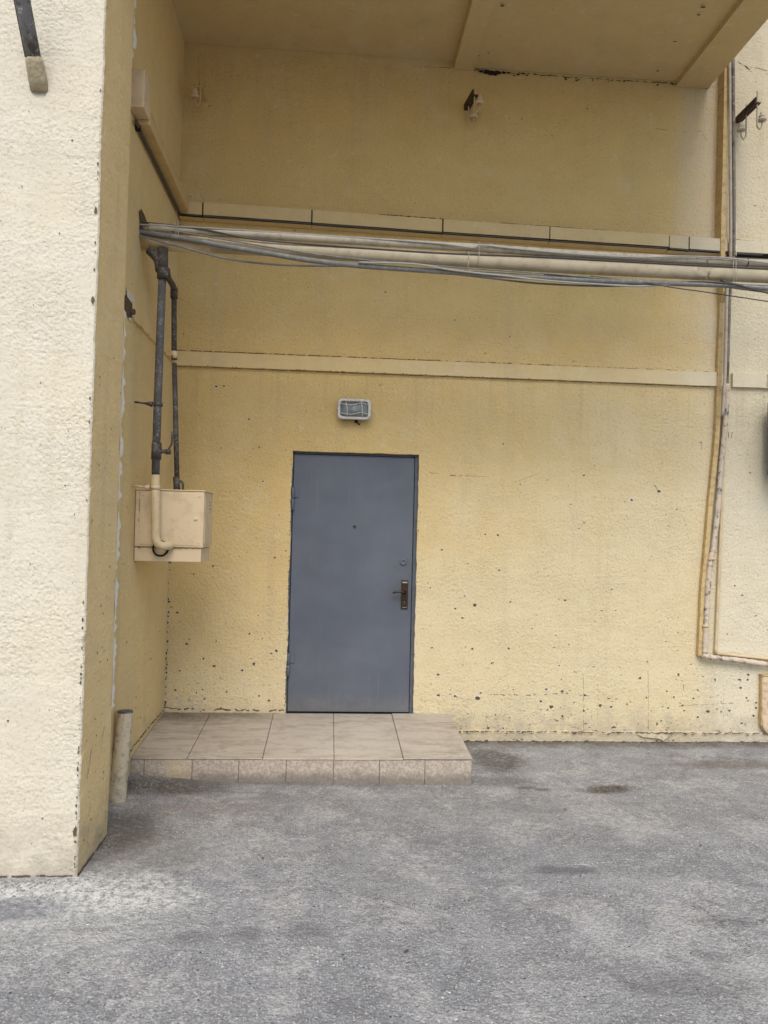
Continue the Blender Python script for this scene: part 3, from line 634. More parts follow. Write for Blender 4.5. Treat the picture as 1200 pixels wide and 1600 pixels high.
# ------------------------------------------------------------------ lamp over the door
a = at(528,622,1,-.09); b = at(579,656,1,-.09); cx, cz = (a.x+b.x)/2, (a.z+b.z)/2; hw, hh = (b.x-a.x)/2, (a.z-b.z)/2
lamp = empty('bulkhead_lamp', (cx,0,cz), 'white rectangular caged lamp mounted above the grey door', 'lamp')
def rrect(w, h, r, n=6):
    out = []
    for (sx, sy, a0) in ((1,1,0),(-1,1,90),(-1,-1,180),(1,-1,270)):
        for k in range(n+1):
            t = rad(a0+90*k/n); out.append((sx*(w-r)+r*math.cos(t), sy*(h-r)+r*math.sin(t)))
    return out
def loft(mb, rings, mi=0, cap0=False, cap1=False, smooth=True):
    b = len(mb.v); n = len(rings[0])
    for R in rings: mb.v += [tuple(p) for p in R]
    for i in range(len(rings)-1):
        for j in range(n): mb.f.append([b+i*n+j, b+i*n+(j+1)%n, b+(i+1)*n+(j+1)%n, b+(i+1)*n+j]); mb.mi.append(mi); mb.sm.append(smooth)
    if cap0: mb.f.append([b+j for j in range(n)]); mb.mi.append(mi); mb.sm.append(False)
    if cap1: mb.f.append([b+(len(rings)-1)*n+j for j in range(n)]); mb.mi.append(mi); mb.sm.append(False)
def ring(w, h, r, y): return [(cx+x, y, cz+z) for x, z in rrect(w, h, r)]
mb = MB(); loft(mb, [ring(hw-.012,hh-.012,.02,-.002), ring(hw-.008,hh-.008,.025,-.05), ring(hw-.008,hh-.008,.025,-.062)], 0, True, False)
loft(mb, [ring(hw-.03,hh-.03,.02,-.062), ring(hw-.035,hh-.035,.02,-.03)], 1, False, True)
mb.build('housing', [M['frame'], M['reflector']], lamp)
mb = MB(); loft(mb, [ring(hw-.006,hh-.006,.03,-.055), ring(hw,hh,.032,-.066), ring(hw,hh,.032,-.084), ring(hw-.005,hh-.005,.03,-.09), ring(hw-.018,hh-.018,.024,-.09), ring(hw-.022,hh-.022,.02,-.082), ring(hw-.022,hh-.022,.02,-.06)])
mb.box(cx-hw-.002, cx-hw+.008, -.094, -.060, cz-.006, cz+.006); mb.box(cx+hw-.008, cx+hw+.002, -.094, -.060, cz-.006, cz+.006)
mb.build('lamp_frame', M['white'], lamp)
mb = MB(); loft(mb, [ring(hw-.022,hh-.022,.02,-.070), ring(hw-.026,hh-.026,.022,-.088), ring(hw-.045,hh-.04,.02,-.100), ring(hw-.09,hh-.07,.01,-.104)], 0, False, True)
mb.build('glass', M['glass'], lamp)
mb = MB(); mb.lathe((cx-.0,-.050,cz+.0), [(.0,.028),(.014,.024),(.02,.012),(.02,0),(.012,-.01)], 16, 'Y'); mb.build('bulb', M['white'], lamp)
mb = MB()
for dx in (-.062, .055):
    mb.tube(smooth_path([(cx+dx-.006,-.086,cz+hh-.012),(cx+dx-.002,-.104,cz+hh*.6),(cx+dx+.006,-.110,cz),(cx+dx+.008,-.104,cz-hh*.6),(cx+dx+.008,-.086,cz-hh+.012)], 6), .0028, 8)
for dz in (.036, -.036):
    mb.tube(smooth_path([(cx-hw+.014,-.086,cz+dz+.008),(cx-hw*.62,-.104,cz+dz-.004),(cx-.02,-.112,cz+dz-.008),(cx+.05,-.110,cz+dz+.008),(cx+hw*.6,-.104,cz+dz+.006),(cx+hw-.014,-.086,cz+dz-.004)], 6), .0028, 8)
mb.build('wire_guard', M['white'], lamp)
mb = MB(); mb.tube([(cx+.02,-.03,cz-hh+.01),(cx+.02,-.03,cz-hh-.018)], .014, 12); mb.tube(smooth_path([(cx+.02,-.03,cz-hh-.014),(cx+.045,-.02,cz-hh-.03),(cx+.05,-.002,cz-hh-.02)]), .004, 8)
mb.build('cable_gland', M['dark'], lamp)

# ------------------------------------------------------------------ gas box and its pipes on the side wall
BX0, BX1, BYF, BYB, BZ0, BZ1 = LW+.004, -.795, -1.075, -.72, 3.045-.0, 3.475
BZ0, BZ1 = 1.405, 1.852
gb = empty('meter_box', (-1.0,-.9,BZ0), 'beige painted metal meter box on the left side wall', 'box')
mb = MB(); mb.box(BX0, BX1, BYF, BYB, BZ0+.092, BZ1); mb.build('box_body', M['box_paint'], gb, .004, 2)
mb = MB(); mb.box(BX0-.0, BX1-.012, BYF+.006, BYB-.006, BZ0, BZ0+.088); mb.build('lower_tray', M['box_paint'], gb, .003, 1)
mb = MB(); mb.box(BX0, BX1+.006, BYF-.006, BYB+.004, BZ1+.001, BZ1+.009); mb.build('lid', M['box_paint'], gb, .002, 1)
mb = MB(); mb.box(BX1-.010, BX1+.0035, BYF+.03, BYB-.03, BZ0+.12, BZ1-.03)
for k in range(10): mb.tube([(BX1+.002, BYF+.19+.035*(k%3), BZ1-.06-.022*(k//3)), (BX1+.0045, BYF+.19+.035*(k%3), BZ1-.06-.022*(k//3))], .005, 8, 1)
mb.build('side_door', [M['box_paint'], M['chip']], gb, .001, 1)
mb = MB(); mb.box(BX0+.030, BX1-.012, BYF-.0032, BYF+.001, BZ0+.105, BZ1-.012)
for sx, sz_ in ((BX1-.03, BZ1-.03), (BX1-.03, BZ0+.125), (BX0+.05, BZ1-.03)): mb.lathe((sx, BYF-.003, sz_), [(.006,0),(.006,.003),(.0,.004)], 10, 'Y', 1)
mb.lathe((BX1-.05, BYF-.003, (BZ0+BZ1)/2+.05), [(.011,0),(.011,.006),(.0,.006)], 14, 'Y', 1)
mb.build('front_panel', [M['box_paint'], M['box_paint']], gb, .001, 1)
mb = MB(); mb.open = True; FB = (Vector((0,BYF,0)), Vector((1,0,0)), Vector((0,0,1)), Vector((0,-1,0)))
crack(mb, FB, [(BX0,BZ0+.090),(BX1,BZ0+.090)], .0035, mi=0, off=.002, gap=.15); crack(mb, FB, [(BX0+.024,BZ1-.01),(BX0+.024,BZ0+.25)], .002, mi=0, off=.002, gap=.2)
mb.build('rust_seam', M['chip'], gb)
YP = -1.165
def px_path(pts, y): return [at(a, b, 1, y) for a, b in pts]
gp1 = empty('gas_pipe', at(247,700,1,YP), 'thick grey gas pipe dropping to the meter box, lower end painted cream', 'pipe')
mb = MB(); mb.tube(px_path([(254,424),(250,530),(246,640),(243,742)], YP), .0245, 20); mb.build('pipe_run', M['pipe_grey'], gp1)
mb = MB(); q = px_path([(243,742),(243,800),(243,836)], YP)
e = q[-1]; el = [e+Vector((0,0,0)), e+Vector((.004,0,-.030)), e+Vector((.018,.004,-.056)), e+Vector((.045,.02,-.066)), e+Vector((.07,.06,-.066)), e+Vector((.072,.12,-.066))]
mb.tube(q+smooth_path(el, 5)[1:], .026, 20); mb.build('painted_run', M['pipe_cream'], gp1)
mb = MB(); q = at(250,857,1,BYF-.003); mb.lathe((q.x+.004,BYF-.002,q.z), [(.052,-.002),(.052,.006),(.040,.010)], 24, 'Y'); mb.build('collar', M['dark'], gp1)
mb = MB(); q = px_path([(254,392),(254,428)], YP)
mb.tube([q[0]+Vector((0,0,.015)), q[1]], .034, 18); mb.tube([at(256,420,1,YP), at(255,436,1,YP)], .039, 18)
mb.tube(smooth_path([at(250,424,1,YP), at(246,405,1,YP+.0), at(238,393,1,YP)+Vector((-.02,0,.01))], 4), .028, 14)
mb.build('tee_fitting', M['pipe_dark'], gp1)
mb = MB(); z0 = at(244,696,1,YP).z
mb.tube([at(245,692,1,YP), at(244,718,1,YP)], .031, 18); c_ = at(244,705,1,YP); mb.tube([c_, c_+Vector((.075,-.01,0))], .013, 12); mb.lathe(tuple(c_+Vector((.075,-.01,-.018))), [(.0,0),(.017,.0),(.017,.03),(0,.03)], 12)
mb.tube(smooth_path([c_+Vector((.075,-.01,.01)), c_+Vector((.095,-.012,.05)), c_+Vector((.098,-.012,.125))], 5), .006, 8)
mb.build('valve', M['pipe_dark'], gp1)
for px, py in ((247,632),(243,762)):
    q = at(px, py, 1, YP); mb = MB(); mb.tube([q+Vector((0,0,-.011)), q+Vector((0,0,.011))], .029, 18)
    mb.tube([q+Vector((-.035,0,0)), q+Vector((-.075,.0,.004))], [.018,.008], 10); mb.tube([q+Vector((-.07,0,.004)), Vector((LW+.001,q.y,q.z+.01))], .006, 8)
    mb.build('clamp', M['pipe_dark'] if py < 700 else M['box_paint'], gp1)
YQ = -.86
gp2 = empty('thin_pipe', at(275,600,1,YQ), 'thinner dark rusty pipe in the corner behind the thick grey gas pipe', 'pipe')
mb = MB(); mb.tube([at(272,462,1,YQ), at(272,560,1,YQ)], .0175, 16); mb.tube([at(272,556,1,YQ), at(272.5,562,1,YQ)], .020, 16); mb.tube([at(272.5,568,1,YQ), at(277,768,1,YQ)], .017, 16)
mb.build('pipe_run', M['pipe_dark'], gp2)
mb = MB(); mb.tube(smooth_path([at(261,422,1,-1.10), at(263,434,1,-1.0), at(270,446,1,-.9), at(272,455,1,YQ), at(272,466,1,YQ)], 4), .020, 14); mb.tube([at(272,452,1,YQ), at(272,466,1,YQ)], .024, 14); mb.build('elbow', M['pipe_dark'], gp2)
mb = MB(); mb.tube([at(272.5,549,1,YQ), at(272.5,560,1,YQ)], .0205, 14); mb.build('painted_patch', M['pipe_cream'], gp2)
mb = MB(); mb.tube([at(275,745,1,YQ), at(277,770,1,YQ)], .022, 14); q = at(283,752,1,YQ); mb.tube(smooth_path([q+Vector((-.03,0,0)), q, q+Vector((.012,0,-.02)), q+Vector((.014,0,-.075))], 4), .008, 8); mb.build('union', M['pipe_dark'], gp2)

# ------------------------------------------------------------------ overhead pipes and cables
YB = -1.12
def longpath(pts, y, ext=True):
    p = px_path(pts, y)
    if ext: d = (p[-1]-p[-2]).normalized(); d.z *= .2; p.append(p[-1]+d*5)
    return p
q = [Vector((LW+.002, YB+.01, at(216,377,1,YB).z))]+longpath([(262,380),(420,388.5),(560,397),(700,405),(760,408.5),(880,415.5),(1000,421.5),(1100,427),(1200,431.5)], YB)
bpipe = empty('gas_main', q[0], 'fattest pipe of the overhead bundle, cream painted, crossing in front of the wall', 'pipe')
P0 = smooth_path(q, 6); mb = MB(); mb.tube([p for p in P0], .047, 24); mb.build('pipe_run', M['pipe_beige'], bpipe)
mb = MB(); mb.tube([Vector((LW-.01,YB+.01,q[0].z)), at(262,380,1,YB), at(330,383.5,1,YB)], .0495, 24); mb.build('painted_run', M['pipe_cream'], bpipe)
for px in (746,):
    pass
Yt = -1.14
q = [Vector((LW+.004, -1.02, at(222,360,1,Yt).z)), at(232,356.5,1,Yt)]+longpath([(300,361),(420,368),(560,376.5),(700,384.5),(760,388),(880,396),(1000,402.5),(1100,407.5),(1200,412)], Yt)
up = empty('upper_pipe', q[0], 'thinner beige pipe lying just above the fat overhead pipe', 'pipe')
mb = MB(); mb.tube(smooth_path(q, 6), .0255, 18); mb.build('pipe_run', M['pipe_upper'], up)
mb = MB(); mb.tube([at(233,356.6,1,Yt), at(241,357.2,1,Yt)], .030, 18); mb.build('pipe_socket', M['pipe_upper'], up)
mb = MB(); mb.tube([at(760,388,1,Yt), at(773,389,1,Yt)], .0285, 18)
mb.build('pipe_socket', M['pipe_upper'], up)
mb = MB(); mb.tube([at(1165.6,410.4,1,Yt), at(1167.4,410.5,1,Yt)], .0275, 18); mb.build('clip', M['cable_dark'], up)
# corrugated grey conduit draped over the fat pipe, then sagging under it
def cable(name, pts, y, r, m, label, ext=True, ridges=False, n=8, cat='cable'):
    """pts: (px, py, dy) dy = offset towards the camera"""
    p = [at(a, b, 1, y-d) for a, b, d in pts]
    if ext: dd = (p[-1]-p[-2]).normalized(); p.append(p[-1]+dd*4)
    p = smooth_path(p, 40 if ridges else 8)
    R = [r*(1.0+(.07 if i % 2 else -.05)) for i in range(len(p))] if ridges else [r]*len(p)
    mb = MB(); mb.tube(p, R, n); o = mb.build(name, m); return tag(o, label, cat, None)
cable('corrugated_conduit', [(203,361,.02),(250,367,.06),(300,375,.075),(360,386,.075),(420,396,.075),(480,406,.06),(560,415,.03),(640,421,.02),(730,427,.02),(800,431,.02),(900,437,.02),(1000,441,.02),(1080,444,.02),(1140,446,.02),(1200,451,.02)], YB, .0165, M['cable_grey'],
      'grey corrugated conduit crossing over the fat pipe and sagging beneath it', True, True, 12)
cable('cable', [(203,364,.05),(250,377,.075),(310,393,.07),(340,401,.05),(385,409,.02),(440,414,.0),(500,415.5,-.02),(560,416,-.03),(620,419,-.03),(700,427,-.03),(760,434,-.03),(830,442,-.02),(900,446,-.02),(960,447,0),(1010,445,0),(1060,444,0),(1140,449,0),(1200,457,0)], YB, .0065, M['cable_grey'],
      'thin dark cable hanging lowest under the left half of the pipe bundle')
cable('cable', [(560,410,.055),(620,411,.055),(660,414,.055),(700,421,.05),(740,426,.045),(790,431,.045),(850,438,.03),(920,443,.02),(1000,447,.02),(1090,443,.03),(1200,449,.03)], YB, .0065, M['cable_pale'],
      'pale cable leaving the belly of the fat pipe near the middle tie')
cable('cable', [(203,346,.0),(260,351,.03),(320,359,.05),(380,371,.055),(440,378,.055),(560,387,.045),(700,396,.045),(860,402,.04),(1000,410,.04),(1200,420,.04)], YB, .006, M['cable_dark'],
      'dark cable running in the gap between the two overhead pipes')
cable('cable', [(203,350,.05),(280,354,.05),(400,361,.04),(520,369,.04),(640,377,.05),(700,382,.055),(738,387,.06),(752,383,.06),(800,388,.055),(900,397,.055),(1000,402,.06),(1060,400.5,.06),(1120,402,.06),(1160,406,.06),(1200,411,.06)], YB, .0055, M['cable_pale'],
      'pale thin cable clipped along the top of the thinner overhead pipe')
cable('cable', [(922,432,-.05),(965,436,0),(1000,440,.03),(1050,449,.04),(1100,456,.04),(1140,462,.04),(1200,471,.04)], YB, .004, M['cable_dark'],
      'thin black wire drooping away below the bundle at the right edge')
cable('cable', [(850,428,-.05),(900,433,-.05),(960,438,-.04),(1010,442,0),(1080,440,.03),(1140,443,.04),(1170,450,.04),(1200,458,.04)], YB, .006, M['cable_dark'],
      'dark cable twisted with the grey conduit beneath the right half of the pipes')
cable('cable', [(203,354,.0),(240,357,.02),(300,366,.06),(350,374,.062),(420,386,.06),(500,398,.055),(600,409,.05),(730,419,.05),(860,428,.04),(1000,439,.03),(1200,446,.03)], YB, .005, M['cable_grey'],
      'thin grey cable slanting down across the face of the fat pipe')
def tie(px, y0, y1, dx, label, turns=2):
    c0 = at(px, (y0+y1)/2, 1, YB); r = abs(at(px, y0, 1, YB).z-at(px, y1, 1, YB).z)/2
    P = []
    for k in range(turns*18+1):
        t = 2*math.pi*k/18; P.append(c0+Vector((dx*k/(turns*18)+.004*math.sin(t*2), -math.cos(t)*.066-.005, math.sin(t)*r)))
    mb = MB(); mb.tube(P, .0022, 6); tag(mb.build('tie_wire', M['wire']), label, 'wire', 'wire ties round the overhead pipes')
tie(275, 348, 386, .03, 'pale tie wire round the pipe bundle nearest the left wall'); tie(729, 393, 432, .002, 'tie wire round the fat pipe at the middle of the bundle', 1)
tie(745, 379, 419, .004, 'second tie wire just right of the middle one', 1); tie(1137, 401, 449, .035, 'crossed tie wire holding the bundle by the right vertical pipe')

# ------------------------------------------------------------------ cable ducts
zl = 4.115+.01
cdk = empty('cable_duct', (0,-.05,4.1), 'beige sheet metal cable duct in long sections across the back wall', 'cable duct')
def duct_z(x): return 4.118-.018*(x+1.2)
jx = [LW+.012]+[at(px, 350, 1, -.09).x for px in (316,487,692,860,1046,1078,1139)]
for i in range(len(jx)-1):
    a, b = jx[i]+.0015, jx[i+1]-.0015; mb = MB(); dyr = random.uniform(-.004, .002)
    za, zb_ = duct_z(a), duct_z(b); H_, D_ = .098, .088+dyr; tw = random.uniform(-.004, .004)
    P = [(a,-.002,za-H_),(a,-D_,za-H_),(a,-D_,za),(a,-.002,za+.006),(b,-.002,zb_-H_),(b,-D_,zb_-H_+tw),(b,-D_,zb_+tw),(b,-.002,zb_+.006)]
    mb.v = P; mb.f = [[0,1,2,3],[7,6,5,4],[1,5,6,2],[2,6,7,3],[3,7,4,0]]; mb.mi = [0]*5; mb.sm = [False]*5   # front cover
    u = (a,-D_+.018,za-H_-.016),(b,-D_+.018,zb_-H_-.016+tw),(b,-.002,zb_-H_-.020),(a,-.002,za-H_-.020)
    mb.poly(u, 0); mb.poly([(a,-D_+.018,za-H_-.016),(b,-D_+.018,zb_-H_-.016+tw),(b,-D_+.018,zb_-H_+tw),(a,-D_+.018,za-H_)], 1); mb.poly([P[0],P[4],P[5],P[1]], 1)
    mb.open = True
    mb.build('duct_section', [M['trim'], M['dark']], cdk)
for (a, b) in ((at(1143,380,1,-.09).x+.01, at(1143,380,1,-.09).x+1.0), (at(1143,380,1,-.09).x+1.015, XR-.05)):
    mb = MB(); mb.open = True; mb.box(a, b, -.088, -.002, duct_z(a)-.098, duct_z(a)+.0); mb.box(a, b, -.075, -.002, duct_z(a)-.106, duct_z(a)-.0985, 1); mb.build('duct_section', [M['trim'], M['dark']], cdk)
mb = MB()
for i in range(1, len(jx)-1): x = jx[i]; mb.box(x-.005, x+.005, -.089, -.003, duct_z(x)-.112, duct_z(x)-.003); mb.build('joint_gap', M['dark'], cdk); mb = MB()
mb = MB(); mb.open = True
for (xa, xb) in ((at(748,0,1,0).x, at(1035,0,1,0).x), (at(560,0,1,0).x, at(700,0,1,0).x), (at(1105,0,1,0).x, at(1200,0,1,0).x)):
    crack(mb, BACK, [(xa+.2, duct_z(xa)+.0085), (xb, duct_z(xb)+.012)], .0045, mi=0, off=.060, jit=.001, gap=.05)
mb.build('gap_line', M['dark'], cdk)
mb = MB(); pp = [(jx[0], -.080, duct_z(jx[0])-.104)]
for i in range(1, 30):
    x = jx[0]+i*.16; pp.append((x, -.082+.004*random.random(), duct_z(x)-.106+random.uniform(-.004, .003)))
mb.tube(pp, .007, 8); mb.build('cable', M['cable_dark'], cdk)
ld = empty('cable_duct', (LW,-.7,4.1), 'beige cable duct running along the left side wall to the corner', 'cable duct')
mb = MB(); mb.box(LW+.002, LW+.088, -1.36, -.10, 4.03, 4.125); mb.build('duct_section', M['duct'], ld, .003, 1)
mb = MB(); mb.box(LW+.002, LW+.060, -1.36, -.12, 4.126, 4.175); mb.build('duct_cover', M['duct_pale'], ld, .002, 1)
mb = MB(); mb.box(LW+.002, LW+.085, -1.50, -1.362, 4.06, 4.28); mb.build('end_cap', M['duct_pale'], ld, .003, 1)
mb = MB(); mb.tube(smooth_path([(LW+.02,-1.42,4.02),(LW+.02,-1.2,4.012),(LW+.022,-.7,4.014),(LW+.022,-.12,4.012)]), .011, 8); mb.build('cable', M['cable_dark'], ld)
mb = MB(); mb.box(LW+.002, LW+.03, -1.358, -1.33, 4.0, 4.03); mb.build('duct_lip', M['dark'], ld)

# ------------------------------------------------------------------ vertical runs on the right
def vstrip(pts, w_, d_, m, name, label, cat, jit=0):
    p = [at(a, b, 1, -.08 if b < 430 else -.03) for a, b in pts]; p = smooth_path(p, 6); mb = MB(); R = []
    for q in p:
        hw_ = w_/2*(1+random.uniform(-jit, jit)); dd = .098 if q.z > 3.6 else d_; R.append([(q.x-hw_,-.001,q.z),(q.x-hw_,-dd,q.z),(q.x+hw_,-dd,q.z),(q.x+hw_,-.001,q.z)])
    loft(mb, R, 0, True, True, False); return tag(mb.build(name, m), label, cat)
vstrip([(1134,100),(1131,250),(1128,400),(1127,460),(1124,560),(1121.5,640),(1118,700),(1110,780),(1104,850),(1099,905),(1096,960),(1093,1024)], .036, .045, M['olive'], 'flat_trunking', 'ochre flat trunking strip leftmost of the vertical runs by the right edge', 'trunking', .06)
def vpipe(name, pts, r, m, label, y=-.035, jit=0, n=14, cat='pipe', sub=8):
    p = smooth_path([at(a, b, 1, y) for a, b in pts], sub); mb = MB(); mb.tube(p, [r*(1+random.uniform(-jit, jit)) for _ in p], n, 0, True, jit*.3)
    return tag(mb.build(name, m), label, cat)
vpipe('conduit', [(1140,90),(1141,250),(1141.5,398),(1136,455),(1133,580),(1129,650)], .0125, M['pipe_upper'], 'slim steel conduit beside the ochre strip, passing behind the overhead pipes', -.112)
rp = empty('plastered_pipe', at(1100,1022,1,-.04), 'rough plaster smeared pipe bending out at the bottom towards the right edge', 'pipe')
def vpart(name, pts, r, m, jit, y=-.05, sub=10):
    p = smooth_path([at(a, b, 1, y) for a, b in pts], sub); mb = MB(); mb.tube(p, [r*(1+random.uniform(-jit, jit)) for _ in p], 14, 0, True, jit*.3); return mb.build(name, m, rp)
vpart('upper_run', [(1145.5,92),(1146,200),(1147,300),(1147,400)], .013, M['runs'], .05, -.108)
vpart('plaster_strip', [(1148,330),(1149,400)], .010, M['pale_chip'], .3, -.105)
vpart('middle_run', [(1141,440),(1139,500),(1137,570),(1135.5,622),(1133,655),(1129,700),(1127,720)], .0135, M['runs'], .08, -.045)
vpart('plastered_run', [(1135.5,600),(1134,650),(1128,715),(1125,750),(1122,790),(1116,845),(1110,875),(1107,905),(1104.5,945),(1102.5,985),(1101,1020)], .021, M['rough_pipe'], .14, -.05, 12)
vpart('bottom_run', [(1097,1023),(1112,1027),(1140,1030),(1170,1034),(1200,1038),(1280,1045)], .021, M['rough_pipe'], .14, -.05, 12)
for px, py in ((1113,873),(1102,978)):
    q = at(px, py, 1, -.05); mb = MB(); mb.tube([q+Vector((0,0,-.010)), q+Vector((0,0,.010))], .027, 12); mb.box(q.x-.045, q.x+.045, -.012, -.002, q.z-.010, q.z+.010); mb.build('clip', M['pipe_cream'], rp)
vpipe('conduit', [(1135,640),(1131,700),(1128,780),(1124,880),(1121,950),(1118,1022)], .0125, M['pipe_cream'], 'slim cream conduit standing right of the plaster smeared pipe', -.02)
q0, q1 = at(1119,1021,1,-.02), at(1290,1038,1,-.02); mb = MB(); mb.tube([q0, at(1200,1029.5,1,-.02), q1], .0115, 10); tag(mb.build('conduit', M['pipe_cream']), 'slim cream conduit lying level above the bent end of the rough pipe', 'pipe')

# ------------------------------------------------------------------ insulator brackets
def insulator(px, py, label, L, hooks, tilt=0, painted=False):
    b0 = at(px, py, 1, 0)
    t = empty('insulator_bracket', b0, label, 'bracket', 'insulator brackets on the wall')
    mb = MB(); x, z = b0.x, b0.z; w_ = .022
    d = Vector((tilt, -L, 0)); n_ = 8
    mb.v = []; 
    a = Vector((x,0,z)); e = a+d
    R = []
    for p in (a, e): R.append([p+Vector((-w_,0,-.004)), p+Vector((w_,0,-.004)), p+Vector((w_,0,.004)), p+Vector((-w_+.008,0,.004)), p+Vector((-w_+.008,0,.045)), p+Vector((-w_,0,.045))])
    loft(mb, R, 0, True, True, False); mb.build('bar', M['duct'] if painted == 2 else M['rust'], t)
    for (s_, side, up_, dn) in hooks:
        c0 = a+d*s_; x_, y_ = c0.x, c0.y; mb = MB(); o_ = .040*side
        P = smooth_path([(x_,y_,z+up_),(x_,y_,z),(x_,y_,z-dn+.03),(x_+o_*.12,y_,z-dn+.008),(x_+o_*.5,y_,z-dn-.010),(x_+o_*.9,y_,z-dn+.008),(x_+o_,y_,z-dn+.03),(x_+o_,y_,z-dn+.07)], 5)
        mb.tube(P, .0062, 8); mb.lathe((x_,y_,z+.006), [(0,0),(.013,0),(.013,.010),(0,.010)], 6); mb.build('hook', M['duct'] if painted else M['pipe_upper'], t)
        mb = MB(); mb.lathe((x_+o_,y_,z-dn+.055), [(.012,-.002),(.032,.0),(.036,.008),(.027,.018),(.020,.028),(.025,.034),(.022,.044),(.015,.052),(.017,.060),(.012,.068),(0,.070)], 20)
        mb.build('insulator', M['duct_pale'] if painted else M['porcelain'], t)
    return t
insulator(1153, 192, 'rusty bracket with two hooked insulators on the bright wall at the right edge', .30, [(.42,-1,.09,.19),(.95,1,.10,.19)])
insulator(729, 172, 'bracket with hooked insulators high on the wall below the soffit crack', .22, [(.25,1,.02,.14),(.9,1,.10,.11)], .03, 1)
insulator(319, 158, 'small hooked insulator bracket in the dark upper left corner', .20, [(.9,-1,.12,.13)], .0, 2)

# ------------------------------------------------------------------ pole holder on the pier front
q = at(60,130,1,PYF); ph = empty('pole_holder', q, 'weathered grey tube leaning out of the whitish pier front', 'pole')
d = Vector((-.02,-.36,.52)).normalized()
mb = MB(); mb.tube([q+d*.0, q+d*.25, q+d*.8], .034, 18, 0, True, .0); mb.build('tube', M['pole'], ph)
mb = MB(); sd_ = d.cross(Vector((1,0,0))).normalized(); mb.tube([q+d*.1+Vector((-.030,-.01,0)), q+d*.8+Vector((-.030,-.01,0))], .007, 8); mb.build('seam', M['pipe_dark'], ph)
mb = MB(); mb.tube([q-d*.03, q+d*.02, q+d*.05, q+d*.09, q+d*.11], [.046, .044, .041, .040, .0345], 14, 0, True, .10); mb.build('mortar_socket', M['socket'], ph)

# ------------------------------------------------------------------ pipe stub by the pier
a = at(181,1255,2,0); a.y = -1.36; a = Vector((-1.196,-1.40,-.03)); b = Vector((-1.166,-1.38,.535))
mb = MB(); k = 14; P = [a.lerp(b, i/k) for i in range(k+1)]; mb.tube(P, [.044+.008*(1-i/k) for i in range(k+1)], 22, 0, False, .012)
loft(mb, [[tuple(b+Vector((math.cos(2*math.pi*j/22), math.sin(2*math.pi*j/22), 0))*r_+Vector((0,0,h_))) for j in range(22)] for r_, h_ in ((.0445,0),(.0445,.008),(.037,.008),(.035,-.25))], 1, False, True)
tag(mb.build('pipe_stub', [M['cement'], M['pole']]), 'short upright cement smeared pipe stub between the pier and the tiled step', 'pipe')

# ------------------------------------------------------------------ boxes cut by the right edge
q = at(1190,1057,1,-.05); q2 = at(1190,1150,1,-.05)
rb = empty('wall_cabinet', (q.x+.25,0,q2.z), 'salmon painted low box cut off by the right edge beside the wall foot', 'cabinet')
mb = MB(); X0 = q.x+.012; prof = [(X0, q.z),(X0, q2.z+.10),(X0+.012, q2.z+.06),(X0+.035, q2.z+.025),(X0+.07, q2.z+.0),(X0+.5, q2.z),(X0+.5, q.z)]
loft(mb, [[(x,-.002,z) for x,z in prof], [(x,-.05,z) for x,z in prof]], 0, True, True, False); mb.build('box_body', M['salmon'], rb, .004, 1)
mb = MB(); mb.box(X0-.006, X0-.001, -.046, -.004, q2.z+.08, q.z+.004); mb.box(X0-.010, X0+.5, -.055, -.002, q.z+.0045, q.z+.014); mb.build('rim', M['olive'], rb)
q = at(1198.5,628,1,-.08); q2 = at(1198.5,742,1,-.08)
ac = empty('wall_unit', (q.x+.4,-.15,q2.z), 'dark blue grey metal unit on the wall, barely entering at the right edge', 'unit')
mb = MB(); mb.box(q.x, q.x+.8, -.30, -.08, q2.z, q.z); mb.build('casing', M['bluegrey'], ac, .01, 2)
mb = MB(); mb.box(q.x+.1, q.x+.13, -.28, -.003, q2.z-.04, q2.z-.002); mb.build('mount', M['rust'], ac); mb = MB(); mb.box(q.x+.65, q.x+.68, -.28, -.003, q2.z-.04, q2.z-.002); mb.build('mount', M['rust'], ac)

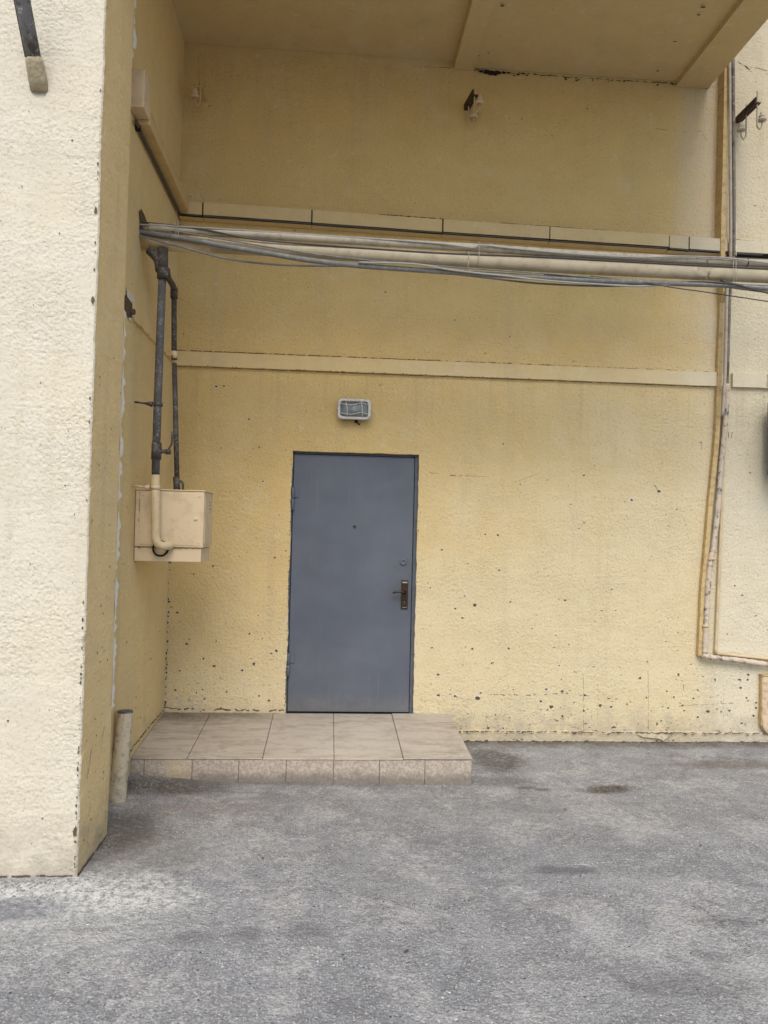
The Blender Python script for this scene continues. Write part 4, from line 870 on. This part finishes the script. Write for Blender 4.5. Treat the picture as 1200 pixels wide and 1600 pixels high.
# ------------------------------------------------------------------ loose grit
def stones(name, spots, m, label, cat):
    mb = MB()
    for (x, y, r) in spots:
        n = 6; z = gh(x, y); rot = random.uniform(0, 6); top = []
        base = [(x+math.cos(rot+k*1.05)*r*random.uniform(.7, 1.2), y+math.sin(rot+k*1.05)*r*random.uniform(.7, 1.2), z-.001) for k in range(n)]
        top = [(x+(p[0]-x)*.6, y+(p[1]-y)*.6, z+r*random.uniform(.5, .9)) for p in base]
        loft(mb, [base, top], 0, True, True, False)
    o = mb.build(name, m); return tag(o, label, cat, None, 'stuff')
sp_ = []
for k in range(170): sp_.append((random.gauss(-1.13, .09), random.gauss(-1.14, .12), random.uniform(.002, .007)))
for k in range(900): sp_.append((random.uniform(-2.0, 3.8), random.uniform(-4.4, -.1), random.choice((.0012, .0016, .002, .003, .0045))))
for k in range(260): sp_.append((random.uniform(-1.2, 1.1), SYF-.02-abs(random.gauss(0, .05)), random.uniform(.0015, .005)))
for k in range(240): sp_.append((random.uniform(1.0, 3.7), -.05-abs(random.gauss(0, .05)), random.uniform(.002, .007)))
for k in range(260): sp_.append((random.gauss(-1.35, .35), PYF-.03-abs(random.gauss(0, .10)), random.uniform(.002, .008)))
for k in range(110): sp_.append((PX+.02+abs(random.gauss(0, .03)), random.uniform(PYF, PYB), random.uniform(.002, .006)))
sp_ = [q for q in sp_ if not (q[1] > PYF and q[0] < PX+.01 and q[1] < PYB) and not (q[0] < SX1+.01 and q[1] > SYF-.01) and not (q[0] < LW+.01 and q[1] > PYF-.005)]
stones('grit', sp_, M['stone'], 'loose grit and plaster crumbs scattered over the asphalt', 'grit')

# ------------------------------------------------------------------ a few dry leaves
for i, (px, py, lab) in enumerate(((1095, 1322, 'tiny dark leaf scrap on the asphalt near the right edge'), (883, 1262, 'tiny dark leaf scrap just below the brown stain'), (410, 1343, 'tiny dark leaf scrap on the asphalt below the step'), (635, 1487, 'tiny dark leaf scrap near the bottom centre of the asphalt'))):
    x, y = gp(px, py); z = gh(x, y)+.002; a = random.uniform(0, 3); mb = MB(); mb.open = True; L = random.uniform(.012, .018); d = Vector((math.cos(a), math.sin(a), 0)); e = Vector((-d.y, d.x, 0))
    c0 = Vector((x, y, z)); P = [c0-d*L, c0-d*L*.3+e*L*.4+Vector((0,0,.004)), c0+d*L*.5+e*L*.35+Vector((0,0,.003)), c0+d*L, c0+d*L*.4-e*L*.35+Vector((0,0,.006)), c0-d*L*.4-e*L*.4+Vector((0,0,.004))]
    m_ = c0+Vector((0,0,.001))
    for k in range(6): mb.poly([P[k], P[(k+1)%6], m_])
    tag(mb.build('dry_leaf', M['leaf']), lab, 'leaf', 'leaf scraps on the asphalt')
